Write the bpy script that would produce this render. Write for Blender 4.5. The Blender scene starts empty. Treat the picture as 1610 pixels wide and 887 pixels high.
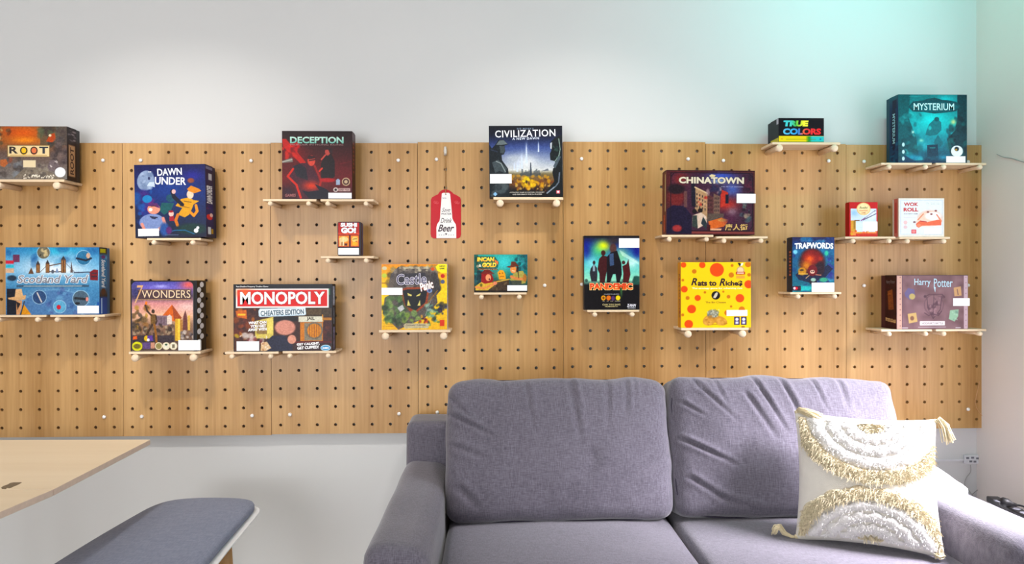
import bpy, bmesh, math, random
import numpy as np
from mathutils import Matrix, Vector

# ------------------------------------------------------------------ camera
F_PX = 1066.0
YAW, PITCH, ROLL = 0.0285, 0.0030, -0.0024
BOARD_Y = -0.030                       # front face of the pegboard, wall face is y = 0
CAM = np.array([0.315, BOARD_Y - 2.862, 1.28])
def _rot(y, p, r):
    cy, sy, cp, sp, cr, sr = math.cos(y), math.sin(y), math.cos(p), math.sin(p), math.cos(r), math.sin(r)
    Ry = np.array([[cy,0,-sy],[0,1,0],[sy,0,cy]]); Rx = np.array([[1,0,0],[0,cp,-sp],[0,sp,cp]])
    Rz = np.array([[cr,-sr,0],[sr,cr,0],[0,0,1]])
    return Rz @ Rx @ Ry
RM = _rot(YAW, PITCH, ROLL)
TOW = np.array([[1,0,0],[0,0,1],[0,-1,0]])         # (right, down, forward) -> world x, y, z
SC = bpy.context.scene
COL = SC.collection
cam_data = bpy.data.cameras.new('camera'); cam = bpy.data.objects.new('camera', cam_data); COL.objects.link(cam)
cr_, cd_, cf_ = (TOW @ RM.T)[:, 0], (TOW @ RM.T)[:, 1], (TOW @ RM.T)[:, 2]
M = Matrix(((cr_[0], -cd_[0], -cf_[0], CAM[0]), (cr_[1], -cd_[1], -cf_[1], CAM[1]), (cr_[2], -cd_[2], -cf_[2], CAM[2]), (0,0,0,1)))
cam.matrix_world = M
cam_data.sensor_width = 36.0
cam_data.lens = F_PX / 1610.0 * 36.0
cam_data.clip_start = 0.02
SC.camera = cam
SC.view_settings.view_transform = 'Standard'; SC.view_settings.look = 'None'
SC.view_settings.gamma = 1.0; SC.view_settings.use_curve_mapping = False
SC.view_settings.exposure = 0.0
def ray(u, v):
    return TOW @ RM.T @ np.array([(u-805.0)/F_PX, (v-443.5)/F_PX, 1.0])
def at(u, v, Y):
    d = ray(u, v); k = (Y - CAM[1]) / d[1]; return CAM + k * d
def onz(u, v, Z):
    d = ray(u, v); k = (Z - CAM[2]) / d[2]; return CAM + k * d

# ------------------------------------------------------------------ world and lights
w = bpy.data.worlds.new('world'); SC.world = w; w.use_nodes = True
w.node_tree.nodes['Background'].inputs[0].default_value = (0.80, 0.88, 1.0, 1)
w.node_tree.nodes['Background'].inputs[1].default_value = 0.4
ROOM = dict(x0=-3.4, x1=2.42, y0=-6.2, z1=2.75)
WIN = dict(y0=-2.5, y1=-0.33, z0=0.62, z1=2.25)     # window opening in the right wall
def area(name, loc, rot, sx, sy, power, color):
    l = bpy.data.lights.new(name, 'AREA'); l.shape = 'RECTANGLE'; l.size = sx; l.size_y = sy
    l.energy = power; l.color = color
    o = bpy.data.objects.new(name, l); COL.objects.link(o); o.location = loc; o.rotation_euler = rot
    return o
# daylight outside the window in the right wall, and outside the wide window behind the camera
side = area('daylight_side_sunlit', (2.66, -1.30, 1.66), (0, 0, 0), 0.8, 0.8, 29, (0.95, 0.90, 1.0))
side.rotation_euler = Vector((-0.86, 0.55, -1.02)).to_track_quat('-Z', 'Y').to_euler()
side.data.spread = math.radians(46)
area('daylight_side_window', (2.78, -1.42, 1.30), (0, math.radians(90), 0), 1.5, 2.2, 38, (0.92, 0.92, 1.0))
area('daylight_rear_window', (-1.9, -6.5, 1.25), (math.radians(90), 0, math.radians(-8)), 2.5, 2.1, 192, (0.95, 0.965, 1.0))

# ------------------------------------------------------------------ helpers
def lin(c):
    c = np.asarray(c, float) / 255.0
    return np.where(c <= 0.04045, c / 12.92, ((c + 0.055) / 1.055) ** 2.4)
def link(o, parent=None):
    COL.objects.link(o)
    if parent is not None: o.parent = parent
    return o
def tag(o, label=None, cat=None, group=None, kind=None):
    if label: o['label'] = label
    if cat: o['category'] = cat
    if group: o['group'] = group
    if kind: o['kind'] = kind
    return o
def empty(name, loc, rz=0.0, parent=None):
    o = bpy.data.objects.new(name, None); o.location = loc; o.rotation_euler = (0, 0, rz)
    o.empty_display_size = 0.05
    return link(o, parent)
def mesh_obj(name, verts, faces, mat, parent=None, smooth=False, cols=None, mats=None, midx=None):
    me = bpy.data.meshes.new(name)
    me.from_pydata([tuple(map(float, v)) for v in verts], [], [tuple(map(int, f)) for f in faces])
    if mats:
        for m in mats: me.materials.append(m)
        if midx is not None: me.polygons.foreach_set('material_index', midx)
    else: me.materials.append(mat)
    if smooth: me.polygons.foreach_set('use_smooth', [True] * len(me.polygons))
    if cols is not None:
        a = me.color_attributes.new('Col', 'FLOAT_COLOR', 'POINT')
        arr = np.ones((len(verts), 4), np.float32); arr[:, :3] = cols
        a.data.foreach_set('color', arr.ravel())
    me.update()
    o = bpy.data.objects.new(name, me)
    return link(o, parent)
class MB:
    def __init__(s): s.v = []; s.f = []
    def add(s, vs, fs):
        n = len(s.v); s.v += [tuple(v) for v in vs]; s.f += [tuple(n + i for i in f) for f in fs]; return s
    def box(s, x0, x1, y0, y1, z0, z1):
        return s.add([(x0,y0,z0),(x1,y0,z0),(x1,y1,z0),(x0,y1,z0),(x0,y0,z1),(x1,y0,z1),(x1,y1,z1),(x0,y1,z1)],
                     [(0,3,2,1),(4,5,6,7),(0,1,5,4),(1,2,6,5),(2,3,7,6),(3,0,4,7)])
    def tube(s, pts, r, n=8, cap=True):
        pts = [np.array(p, float) for p in pts]
        rs = r if hasattr(r, '__len__') else [r] * len(pts)
        base = len(s.v); up = np.array([0.31, 0.17, 0.93])
        prev = None
        for i, p in enumerate(pts):
            t = pts[min(i+1, len(pts)-1)] - pts[max(i-1, 0)]; t = t / (np.linalg.norm(t) + 1e-12)
            a = np.cross(t, up if prev is None else prev)
            if prev is not None: a = prev - t * np.dot(prev, t)
            a = a / (np.linalg.norm(a) + 1e-12); b = np.cross(t, a); prev = a
            for k in range(n):
                q = 2 * math.pi * k / n
                s.v.append(tuple(p + rs[i] * (math.cos(q) * a + math.sin(q) * b)))
        for i in range(len(pts) - 1):
            for k in range(n):
                k2 = (k + 1) % n
                s.f.append((base + i*n + k, base + i*n + k2, base + (i+1)*n + k2, base + (i+1)*n + k))
        if cap:
            s.f.append(tuple(base + k for k in range(n))[::-1])
            s.f.append(tuple(base + (len(pts)-1)*n + k for k in range(n)))
        return s
    def build(s, name, mat, parent=None, smooth=False, bevel=0, seg=2):
        o = mesh_obj(name, s.v, s.f, mat, parent, smooth)
        if bevel:
            m = o.modifiers.new('bevel', 'BEVEL'); m.width = bevel; m.segments = seg; m.limit_method = 'ANGLE'
            m.angle_limit = math.radians(40)
        return o

def nmat(name):
    m = bpy.data.materials.new(name); m.use_nodes = True
    nt = m.node_tree; b = nt.nodes['Principled BSDF']
    return m, nt, b
def N(nt, kind, **kw):
    n = nt.nodes.new(kind)
    for k, v in kw.items():
        if k.startswith('i_'):
            key = k[2:].replace('_', ' ')
            n.inputs[key].default_value = v
        else: setattr(n, k, v)
    return n
def plain(name, rgb, rough=0.5, spec=0.5, metal=0.0, var=0.04, scale=30.0, bump=0.0, bscale=200.0, sheen=0.0):
    m, nt, b = nmat(name)
    c = lin(rgb)
    tc = N(nt, 'ShaderNodeTexCoord'); no = N(nt, 'ShaderNodeTexNoise'); no.inputs['Scale'].default_value = scale
    nt.links.new(tc.outputs['Object'], no.inputs['Vector'])
    r = N(nt, 'ShaderNodeValToRGB')
    r.color_ramp.elements[0].position = 0.3; r.color_ramp.elements[1].position = 0.7
    r.color_ramp.elements[0].color = (*(c * (1 - var)), 1); r.color_ramp.elements[1].color = (*np.minimum(c * (1 + var), 1), 1)
    nt.links.new(no.outputs['Fac'], r.inputs['Fac']); nt.links.new(r.outputs['Color'], b.inputs['Base Color'])
    b.inputs['Roughness'].default_value = rough; b.inputs['Specular IOR Level'].default_value = spec
    b.inputs['Metallic'].default_value = metal
    if sheen: b.inputs['Sheen Weight'].default_value = sheen
    if bump:
        n2 = N(nt, 'ShaderNodeTexNoise'); n2.inputs['Scale'].default_value = bscale
        nt.links.new(tc.outputs['Object'], n2.inputs['Vector'])
        bp = N(nt, 'ShaderNodeBump'); bp.inputs['Strength'].default_value = bump; bp.inputs['Distance'].default_value = 0.002
        nt.links.new(n2.outputs['Fac'], bp.inputs['Height']); nt.links.new(bp.outputs['Normal'], b.inputs['Normal'])
    return m
def wood(name, dark, light, axis='Z', rough=0.42, spec=0.45, stripes=14.0, contrast=1.0):
    """strip-laminated veneer: broad vertical tones + fine fibre"""
    m, nt, b = nmat(name)
    g = N(nt, 'ShaderNodeNewGeometry')
    mp = N(nt, 'ShaderNodeMapping'); mp2 = N(nt, 'ShaderNodeMapping'); mp3 = N(nt, 'ShaderNodeMapping')
    sc = {'Z': (1, 1, 0.035), 'X': (0.035, 1, 1), 'Y': (1, 0.035, 1)}[axis]
    mp.inputs['Scale'].default_value = tuple(stripes * k for k in sc)
    mp2.inputs['Scale'].default_value = tuple((110 if axis == 'Z' else 190) * k for k in sc)
    sc3 = tuple(2.2 if k == 1 else 0.45 for k in sc)
    mp3.inputs['Scale'].default_value = sc3
    for q in (mp, mp2, mp3): nt.links.new(g.outputs['Position'], q.inputs['Vector'])
    n1 = N(nt, 'ShaderNodeTexNoise'); n1.inputs['Scale'].default_value = 1.0; n1.inputs['Detail'].default_value = 3
    n2 = N(nt, 'ShaderNodeTexNoise'); n2.inputs['Scale'].default_value = 1.0; n2.inputs['Detail'].default_value = 4
    n3 = N(nt, 'ShaderNodeTexNoise'); n3.inputs['Scale'].default_value = 1.0; n3.inputs['Distortion'].default_value = 1.5
    for q, n in ((mp, n1), (mp2, n2), (mp3, n3)): nt.links.new(q.outputs['Vector'], n.inputs['Vector'])
    a = N(nt, 'ShaderNodeMath', operation='MULTIPLY_ADD'); a.inputs[1].default_value = 0.30 * contrast; 
    nt.links.new(n2.outputs['Fac'], a.inputs[0]); 
    a2 = N(nt, 'ShaderNodeMath', operation='MULTIPLY'); a2.inputs[1].default_value = 0.55
    nt.links.new(n1.outputs['Fac'], a2.inputs[0]); nt.links.new(a2.outputs[0], a.inputs[2])
    a3 = N(nt, 'ShaderNodeMath', operation='MULTIPLY_ADD'); a3.inputs[1].default_value = 0.15
    nt.links.new(n3.outputs['Fac'], a3.inputs[0]); nt.links.new(a.outputs[0], a3.inputs[2])
    r = N(nt, 'ShaderNodeValToRGB'); e = r.color_ramp.elements
    rw = 0.12 if axis == 'Z' and stripes < 10 else 0.17
    e[0].position = 0.5 - rw; e[1].position = 0.5 + rw
    e[0].color = (*lin(dark), 1); e[1].color = (*lin(light), 1)
    nt.links.new(a3.outputs[0], r.inputs['Fac']); nt.links.new(r.outputs['Color'], b.inputs['Base Color'])
    b.inputs['Roughness'].default_value = rough; b.inputs['Specular IOR Level'].default_value = spec
    bp = N(nt, 'ShaderNodeBump'); bp.inputs['Strength'].default_value = 0.12; bp.inputs['Distance'].default_value = 0.001
    nt.links.new(n2.outputs['Fac'], bp.inputs['Height']); nt.links.new(bp.outputs['Normal'], b.inputs['Normal'])
    return m
def fabric(name, dark, light, weave=420.0, bump=0.5, sheen=0.25, rough=0.9):
    m, nt, b = nmat(name)
    tc = N(nt, 'ShaderNodeTexCoord')
    outs = []
    for sc in ((weave*0.12, weave, weave), (weave, weave*0.2, weave*0.12)):
        mp = N(nt, 'ShaderNodeMapping'); mp.inputs['Scale'].default_value = sc
        nt.links.new(tc.outputs['Object'], mp.inputs['Vector'])
        n = N(nt, 'ShaderNodeTexNoise'); n.inputs['Scale'].default_value = 1.0; n.inputs['Detail'].default_value = 2
        nt.links.new(mp.outputs['Vector'], n.inputs['Vector']); outs.append(n)
    big = N(nt, 'ShaderNodeTexNoise'); big.inputs['Scale'].default_value = 3.0
    nt.links.new(tc.outputs['Object'], big.inputs['Vector'])
    mx = N(nt, 'ShaderNodeMath', operation='ADD'); nt.links.new(outs[0].outputs['Fac'], mx.inputs[0]); nt.links.new(outs[1].outputs['Fac'], mx.inputs[1])
    hf = N(nt, 'ShaderNodeMath', operation='MULTIPLY'); hf.inputs[1].default_value = 0.42; nt.links.new(mx.outputs[0], hf.inputs[0])
    ad = N(nt, 'ShaderNodeMath', operation='MULTIPLY_ADD'); ad.inputs[1].default_value = 0.16
    nt.links.new(big.outputs['Fac'], ad.inputs[0]); nt.links.new(hf.outputs[0], ad.inputs[2])
    r = N(nt, 'ShaderNodeValToRGB'); e = r.color_ramp.elements; e[0].position = 0.36; e[1].position = 0.64
    e[0].color = (*lin(dark), 1); e[1].color = (*lin(light), 1)
    nt.links.new(ad.outputs[0], r.inputs['Fac']); nt.links.new(r.outputs['Color'], b.inputs['Base Color'])
    b.inputs['Roughness'].default_value = rough; b.inputs['Specular IOR Level'].default_value = 0.2
    b.inputs['Sheen Weight'].default_value = sheen
    bp = N(nt, 'ShaderNodeBump'); bp.inputs['Strength'].default_value = bump; bp.inputs['Distance'].default_value = 0.0012
    nt.links.new(mx.outputs[0], bp.inputs['Height']); nt.links.new(bp.outputs['Normal'], b.inputs['Normal'])
    return m
def printed(name, rough=0.4, spec=0.5, coat=0.0):
    m, nt, b = nmat(name)
    a = N(nt, 'ShaderNodeAttribute', attribute_name='Col')
    nt.links.new(a.outputs['Color'], b.inputs['Base Color'])
    b.inputs['Roughness'].default_value = rough; b.inputs['Specular IOR Level'].default_value = spec
    b.inputs['Coat Weight'].default_value = coat; b.inputs['Coat Roughness'].default_value = 0.25
    return m

MAT = dict(
    wall=plain('wall_paint', (207, 207, 206), 0.75, 0.2, var=0.012, scale=1.5, bump=0.05, bscale=300),
    wall_r=plain('side_wall_paint', (218, 210, 202), 0.75, 0.2, var=0.012, scale=1.5),
    ceil=plain('ceiling_paint', (196, 196, 194), 0.8, 0.2, var=0.01),
    floor=wood('floor_boards', (214, 208, 200), (232, 226, 218), 'Y', 0.4),
    board=wood('pegboard_veneer', (164, 121, 68), (200, 158, 103), 'Z', 0.34, 0.40, 8.0, 0.9),
    pine=wood('pale_pine', (216, 190, 156), (236, 214, 184), 'X', 0.5, 0.35, 40.0, 0.6),
    peg=plain('turned_beech', (230, 206, 176), 0.45, 0.4, var=0.05, scale=60),
    birch=wood('birch_top', (224, 203, 172), (238, 220, 192), 'X', 0.38, 0.45, 9.0, 0.6),
    birch_edge=plain('birch_edge', (214, 192, 172), 0.5, 0.4, var=0.05, scale=60),
    cap=plain('white_cap', (236, 232, 226), 0.35, 0.5),
    fab=fabric('sofa_linen', (76, 72, 82), (110, 105, 116), weave=380.0, sheen=.35),
    pipe=plain('sofa_seam', (56, 52, 64), 0.9, 0.1),
    bench=fabric('bench_cloth', (118, 124, 144), (140, 146, 166), 300, 0.2, 0.1),
    white=plain('white_shell', (240, 241, 243), 0.35, 0.4),
    leg=wood('oak_leg', (168, 124, 76), (196, 150, 98), 'Z', 0.45),
    cotton=plain('pillow_cotton', (208, 203, 193), 0.95, 0.1, var=0.03, scale=40, bump=0.4, bscale=500, sheen=0.2),
    cotton_white=plain('white_cloth', (236, 236, 238), 0.95, 0.1, var=0.02),
    tuftw=plain('tuft_white', (206, 203, 199), 0.95, 0.1, var=0.05, scale=90, sheen=0.3),
    tuftb=plain('tuft_beige', (196, 183, 152), 0.95, 0.1, var=0.09, scale=90, sheen=0.3),
    tassel=plain('tassel_yarn', (208, 194, 160), 0.95, 0.1, var=0.08, scale=80),
    red=plain('red_enamel', (184, 14, 30), 0.35, 0.25, var=0.03),
    tagwhite=plain('tag_paper', (236, 234, 230), 0.5, 0.4),
    twine=plain('jute_twine', (168, 128, 82), 0.9, 0.1, var=0.15, scale=300),
    hook=plain('white_hook', (214, 206, 196), 0.4, 0.5),
    wire=plain('thin_grey_wire', (160, 158, 154), 0.5, 0.4),
    wirew=plain('copper_wire', (196, 150, 104), 0.4, 0.5),
    black=plain('black_plastic', (28, 27, 28), 0.45, 0.4),
    sock=plain('socket_plastic', (214, 214, 218), 0.4, 0.5),
    slot=plain('socket_slot', (120, 120, 128), 0.5, 0.3),
    label=plain('label_paper', (238, 238, 238), 0.5, 0.35, var=0.01),
    print=printed('printed_card', 0.40, 0.22),
    edge=plain('dark_card_edge', (30, 26, 30), 0.5, 0.4),
    frame=plain('window_frame_white', (232, 232, 230), 0.4, 0.4),
)
# ------------------------------------------------------------------ room shell
def struct(name, mb, mat): return tag(mb.build(name, mat), kind='structure')
X0, X1, Y0, Z1 = ROOM['x0'], ROOM['x1'], ROOM['y0'], ROOM['z1']
struct('wall_back', MB().box(X0-.1, X1+.1, 0, .1, 0, Z1), MAT['wall'])
struct('floor', MB().box(X0-.1, X1+.1, Y0-.1, .1, -.08, 0), MAT['floor'])
struct('ceiling', MB().box(X0-.1, X1+.1, Y0-.1, .1, Z1, Z1+.08), MAT['ceil'])
struct('wall_left', MB().box(X0-.1, X0, Y0, 0, 0, Z1), MAT['wall'])
r = MB(); x = X1
r.box(x, x+.1, WIN['y1'], 0, 0, Z1).box(x, x+.1, Y0, WIN['y0'], 0, Z1)
r.box(x, x+.1, WIN['y0'], WIN['y1'], 0, WIN['z0']).box(x, x+.1, WIN['y0'], WIN['y1'], WIN['z1'], Z1)
struct('wall_right', r, MAT['wall_r'])
def win_frame(name, mb): return struct(name, mb, MAT['frame'])
mb = MB(); a, b_, c, d = WIN['y0'], WIN['y1'], WIN['z0'], WIN['z1']
for yy in (a, (a+b_)/2-.02, b_-.04): mb.box(x+.03, x+.07, yy, yy+.04, c, d)
for zz in (c, d-.04): mb.box(x+.03, x+.07, a, b_, zz, zz+.04)
win_frame('window_1', mb)
r = MB(); wx0, wx1 = -3.2, -.6
r.box(X0, wx0, Y0-.1, Y0, 0, Z1).box(wx1, X1, Y0-.1, Y0, 0, Z1).box(wx0, wx1, Y0-.1, Y0, 0, .15).box(wx0, wx1, Y0-.1, Y0, 2.4, Z1)
struct('wall_front', r, MAT['wall'])
mb = MB()
for k in range(5):
    xx = wx0 + (wx1-wx0-.05)*k/4; mb.box(xx, xx+.05, Y0-.07, Y0-.03, .15, 2.4)
mb.box(wx0, wx1, Y0-.07, Y0-.03, .15, .2).box(wx0, wx1, Y0-.07, Y0-.03, 2.35, 2.4)
win_frame('window_2', mb)

# ------------------------------------------------------------------ ceiling lamps (they light the wall and cast the shelf shadows)
MATlamp, _nt, _b = nmat('lamp_diffuser'); _b.inputs['Emission Color'].default_value = (1, .96, .9, 1); _b.inputs['Emission Strength'].default_value = 2.0
def ceiling_lamp(loc, sx, sy, power, color, label, name='ceiling_panel_light'):
    e = empty(name, loc); tag(e, label, 'ceiling light')
    MB().box(-sx/2-.02, sx/2+.02, -sy/2-.02, sy/2+.02, -.03, 0).build('housing', MAT['frame'], e)
    MB().box(-sx/2, sx/2, -sy/2, sy/2, -.033, -.0301).build('diffuser', MATlamp, e)
    l = bpy.data.lights.new('lamp_light', 'AREA'); l.shape = 'RECTANGLE'; l.size = sx; l.size_y = sy; l.energy = power; l.color = color
    o = bpy.data.objects.new('lamp_light', l); link(o, e); o.location = (0, 0, -.04)
    return e
ceiling_lamp((0.35, -1.25, Z1), .55, .30, 2.5, (1, .955, .90), 'white ceiling light panel above the middle of the sofa')
ceiling_lamp((-1.5, -1.9, Z1), .60, .60, 5, (1, .95, .88), 'white square ceiling light panel left over the table')
# three small spots that wash the pegboard from above
def downlight(x_, y_, tx, power, label):
    e = empty('ceiling_spot_light', (x_, y_, Z1)); tag(e, label, 'ceiling light')
    MB().tube([(0, 0, 0), (0, 0, -.012), (0, 0, -.015)], [.120, .120, .108], 36).build('trim_ring', MAT['frame'], e, True)
    MB().tube([(0, 0, -.0152), (0, 0, -.018)], [.100, .098], 36).build('diffuser', MATlamp, e, True)
    l = bpy.data.lights.new('lamp_light', 'AREA'); l.shape = 'DISK'; l.size = .20; l.energy = power; l.color = (1, .95, .89); l.spread = math.radians(80)
    o = bpy.data.objects.new('lamp_light', l); link(o, e); o.location = (0, 0, -.024)
    o.rotation_euler = Vector((tx-x_, -y_, .86-Z1)).to_track_quat('-Z', 'Y').to_euler(); return e
downlight(-.95, -1.15, -1.0, 7.5, 'round ceiling spot light above the left shelves')
downlight(.66, -1.15, .66, 7.2, 'round ceiling spot light above the middle shelves')
# slim cyan strip lamp under the ceiling in the right corner
e = empty('strip_lamp', (1.85, -.70, Z1)); tag(e, 'slim cyan strip lamp under the ceiling in the right corner', 'lamp')
MB().box(-.35, .35, -.02, .02, -.03, 0).build('housing', MAT['frame'], e)
l = bpy.data.lights.new('lamp_light', 'AREA'); l.shape = 'RECTANGLE'; l.size = .7; l.size_y = .04; l.energy = 7; l.color = (.08, .95, .86)
o = bpy.data.objects.new('lamp_light', l); link(o, e); o.location = (0, 0, -.035); o.rotation_euler = (math.radians(50), 0, 0)

# ------------------------------------------------------------------ pegboard panels
PITCHM = .0762; Z_ROW0 = 1.28 + .539
DZ = [.0045, .0045, .0012, -.0031, -.0073, -.0010, .0014]
DX = [-.0012, -.0030, -.0022, .0028, .0047, .0004, -.0016]
def hole(panel, col, row):
    i = 'ABCDEFG'.index(panel)
    return (i-3)*.6096 + .0381 + col*PITCHM + DX[i], Z_ROW0 - row*PITCHM - DZ[i]
BACK_Y = -.012
pin_rows = (0.45, 7.42, 14.42)
panel_labels = [
 'perforated wooden wall panel at far left behind the forest and blue map boxes',
 'perforated wooden wall panel behind the midnight blue vampire box and the pyramid box',
 'perforated wooden wall panel behind the dark red detective box and the small tin',
 'perforated wooden wall panel with the red bottle tag hanging on it',
 'perforated wooden wall panel behind the tall dark outbreak box',
 'perforated wooden wall panel behind the yellow polka dot box',
 'perforated wooden wall panel at the right end, beside the room corner']
for i in range(7):
    P_ = 'ABCDEFG'[i]
    xc = [hole(P_, c, 0)[0] for c in range(8)]; zr = [hole(P_, 0, r_)[1] for r_ in range(16)]
    xl = xc[0]-.0381 if i == 0 else (xc[0] + hole('ABCDEFG'[i-1], 7, 0)[0])/2 + .0009
    xr = xc[7]+.0381 if i == 6 else (xc[7] + hole('ABCDEFG'[i+1], 0, 0)[0])/2 - .0009
    xb = [xl] + [(xc[k]+xc[k+1])/2 for k in range(7)] + [xr]
    zb = [zr[0]+.0381] + [(zr[k]+zr[k+1])/2 for k in range(15)] + [zr[15]-.0381]
    e = empty('pegboard_panel', ((xl+xr)/2, BACK_Y, zb[-1])); tag(e, panel_labels[i], 'pegboard', 'pegboard panels side by side on the wall')
    ex, ez = (xl+xr)/2, zb[-1]
    mb = MB(); NR = 16; R_ = .0066
    for c in range(8):
        for r_ in range(16):
            cx, cz = xc[c], zr[r_]; x0, x1, z1, z0 = xb[c], xb[c+1], zb[r_], zb[r_+1]
            ring, out = [], []
            for k in range(NR):
                t = 2*math.pi*(k+.5)/NR; dx_, dz_ = math.cos(t), math.sin(t)
                ring.append((cx + R_*dx_, cz + R_*dz_))
                kx = (x1-cx)/dx_ if dx_ > 0 else (x0-cx)/dx_; kz = (z1-cz)/dz_ if dz_ > 0 else (z0-cz)/dz_
                kk = min(kx, kz); out.append((cx + kk*dx_, cz + kk*dz_))
            # corner vertices
            corners = {1: (x1, z1), 5: (x0, z1), 9: (x0, z0), 13: (x1, z0)}
            vs, fs = [], []
            for y in (BOARD_Y-BACK_Y, 0.0):
                vs += [(p[0]-ex, y, p[1]-ez) for p in ring] + [(p[0]-ex, y, p[1]-ez) for p in out] + [(corners[k][0]-ex, y, corners[k][1]-ez) for k in (1, 5, 9, 13)]
            cn = {1: 32, 5: 33, 9: 34, 13: 35}
            for k in range(NR):
                k2 = (k+1) % NR
                f = [k, NR+k]
                if k in cn: f.append(cn[k])
                f += [NR+k2, k2]
                fs.append(tuple(f)); fs.append(tuple(36+q for q in reversed(f)))
                fs.append((k, k2, 36+k2, 36+k))
            mb.add(vs, fs)
    # outer rim
    y0, y1 = BOARD_Y-BACK_Y, 0.0; a0, a1, c0, c1 = xl-ex, xr-ex, zb[-1]-ez, zb[0]-ez
    mb.add([(a0,y0,c0),(a1,y0,c0),(a1,y1,c0),(a0,y1,c0),(a0,y0,c1),(a1,y0,c1),(a1,y1,c1),(a0,y1,c1)],
           [(0,3,2,1),(4,5,6,7),(1,2,6,5),(3,0,4,7)])
    ob = mb.build('perforated_board', MAT['board'], e)
    # small white screw caps, six to a panel
    for pr in pin_rows:
        for pc in (0.52, 6.48):
            if i == 6 and pc < 1 and pr > 10: continue
            px_, pz_ = xc[0] + pc*PITCHM, zr[0] - pr*PITCHM
            m2 = MB(); m2.tube([(0, .0003, 0), (0, -.004, 0), (0, -.0065, 0), (0, -.0078, 0)], [.0075, .0075, .006, .0025], 14)
            q = m2.build('screw_cap', MAT['cap'], e, True); q.location = (px_-ex, BOARD_Y-BACK_Y-.0003, pz_-ez)
        # stand-off spacers that carry the board off the wall
    for pr in pin_rows:
        for pc in (0.52, 6.48):
            m3 = MB().tube([(xc[0]+pc*PITCHM-ex, .0001, zr[0]-pr*PITCHM-ez), (xc[0]+pc*PITCHM-ex, -BACK_Y-.0004, zr[0]-pr*PITCHM-ez)], .009, 10)
            m3.build('spacer', MAT['hook'], e)

# ------------------------------------------------------------------ shelves on pegs
SHELF_D = .12
FRONT_Y = BOARD_Y - SHELF_D
def shelf(panel, c0, panel2, c1, row, label):
    xa, za = hole(panel, c0, row); xb_, zb_ = hole(panel2, c1, row); z = (za+zb_)/2
    big = (xb_-xa) > .2
    rp, th = (.0115, .0100) if big else (.0082, .0088)
    wdt = (xb_-xa) + (.054 if big else .060)
    cx = (xa+xb_)/2
    e = empty('peg_shelf', (cx, BOARD_Y, z)); tag(e, label, 'shelf', 'small pine shelves resting on pegs')
    MB().box(-wdt/2, wdt/2, -SHELF_D, -.001, rp, rp+th).build('plank', MAT['pine'], e, bevel=.0012)
    for xx in (xa-cx, xb_-cx):
        rf = .0150 if big else .0098
        m = MB().tube([(xx, .0165, 0), (xx, -.0008, 0), (xx, -.0010, 0), (xx, -.095, 0), (xx, -.108, -(rf-rp)), (xx, -.124, -(rf-rp)), (xx, -.1285, -(rf-rp)), (xx, -.131, -(rf-rp))],
                      [.0046, .0046, rp, rp*.97, rf*.86, rf, rf*.86, rf*.45], 18)
        m.build('peg', MAT['peg'], e, True)
    return z + rp + th
S = {}
S['root'] = shelf('A', 2, 'A', 5, 2, 'pine shelf at the upper left edge under the forest box')
S['dawn'] = shelf('B', 2, 'B', 4, 5, 'pine shelf under the midnight blue vampire box')
S['scot'] = shelf('A', 2, 'A', 4, 9, 'pine shelf under the left half of the blue map box')
shelf('A', 5, 'A', 7, 9, 'pine shelf under the right half of the blue map box')
S['won'] = shelf('B', 1, 'B', 4, 11, 'pine shelf with fat pegs under the pyramid box')
S['mono'] = shelf('B', 6, 'C', 0, 11, 'pine shelf under the left half of the red banner box')
shelf('C', 1, 'C', 3, 11, 'pine shelf under the right half of the red banner box')
S['dec'] = shelf('C', 0, 'C', 2, 3, 'pine shelf under the left half of the dark red detective box')
shelf('C', 3, 'C', 5, 3, 'pine shelf under the right half of the dark red detective box')
S['sushi'] = shelf('C', 3, 'C', 5, 6, 'pine shelf under the small rounded tin')
S['castle'] = shelf('C', 6, 'D', 1, 10, 'pine shelf with fat pegs under the yellow castle box')
S['civ'] = shelf('D', 4, 'D', 7, 3, 'pine shelf with fat pegs under the black city skyline box')
S['inca'] = shelf('D', 3, 'D', 5, 8, 'short pine shelf under the teal explorers box')
S['pand'] = shelf('E', 1, 'E', 3, 9, 'short pine shelf under the tall dark outbreak box')
S['china'] = shelf('E', 5, 'E', 7, 5, 'pine shelf under the left half of the maroon street scene box')
shelf('F', 0, 'F', 2, 5, 'pine shelf under the right half of the maroon street scene box')
S['rats'] = shelf('E', 6, 'F', 1, 10, 'pine shelf under the yellow polka dot box')
S['true'] = shelf('F', 3, 'F', 6, 0, 'pine shelf at the top edge of the board under the small black box')
S['myst'] = shelf('G', 1, 'G', 3, 1, 'pine shelf under the left half of the teal ghost box')
shelf('G', 4, 'G', 6, 1, 'pine shelf under the right half of the teal ghost box')
S['red'] = shelf('F', 7, 'G', 1, 5, 'pine shelf under the small red chopsticks box')
S['wok'] = shelf('G', 2, 'G', 4, 5, 'pine shelf under the small white dumpling box')
S['trap'] = shelf('F', 4, 'F', 6, 8, 'short pine shelf under the upright dungeon box')
S['hp'] = shelf('G', 1, 'G', 3, 10, 'pine shelf under the left half of the maroon crest box')
shelf('G', 4, 'G', 6, 10, 'pine shelf under the right half of the maroon crest box')
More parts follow.
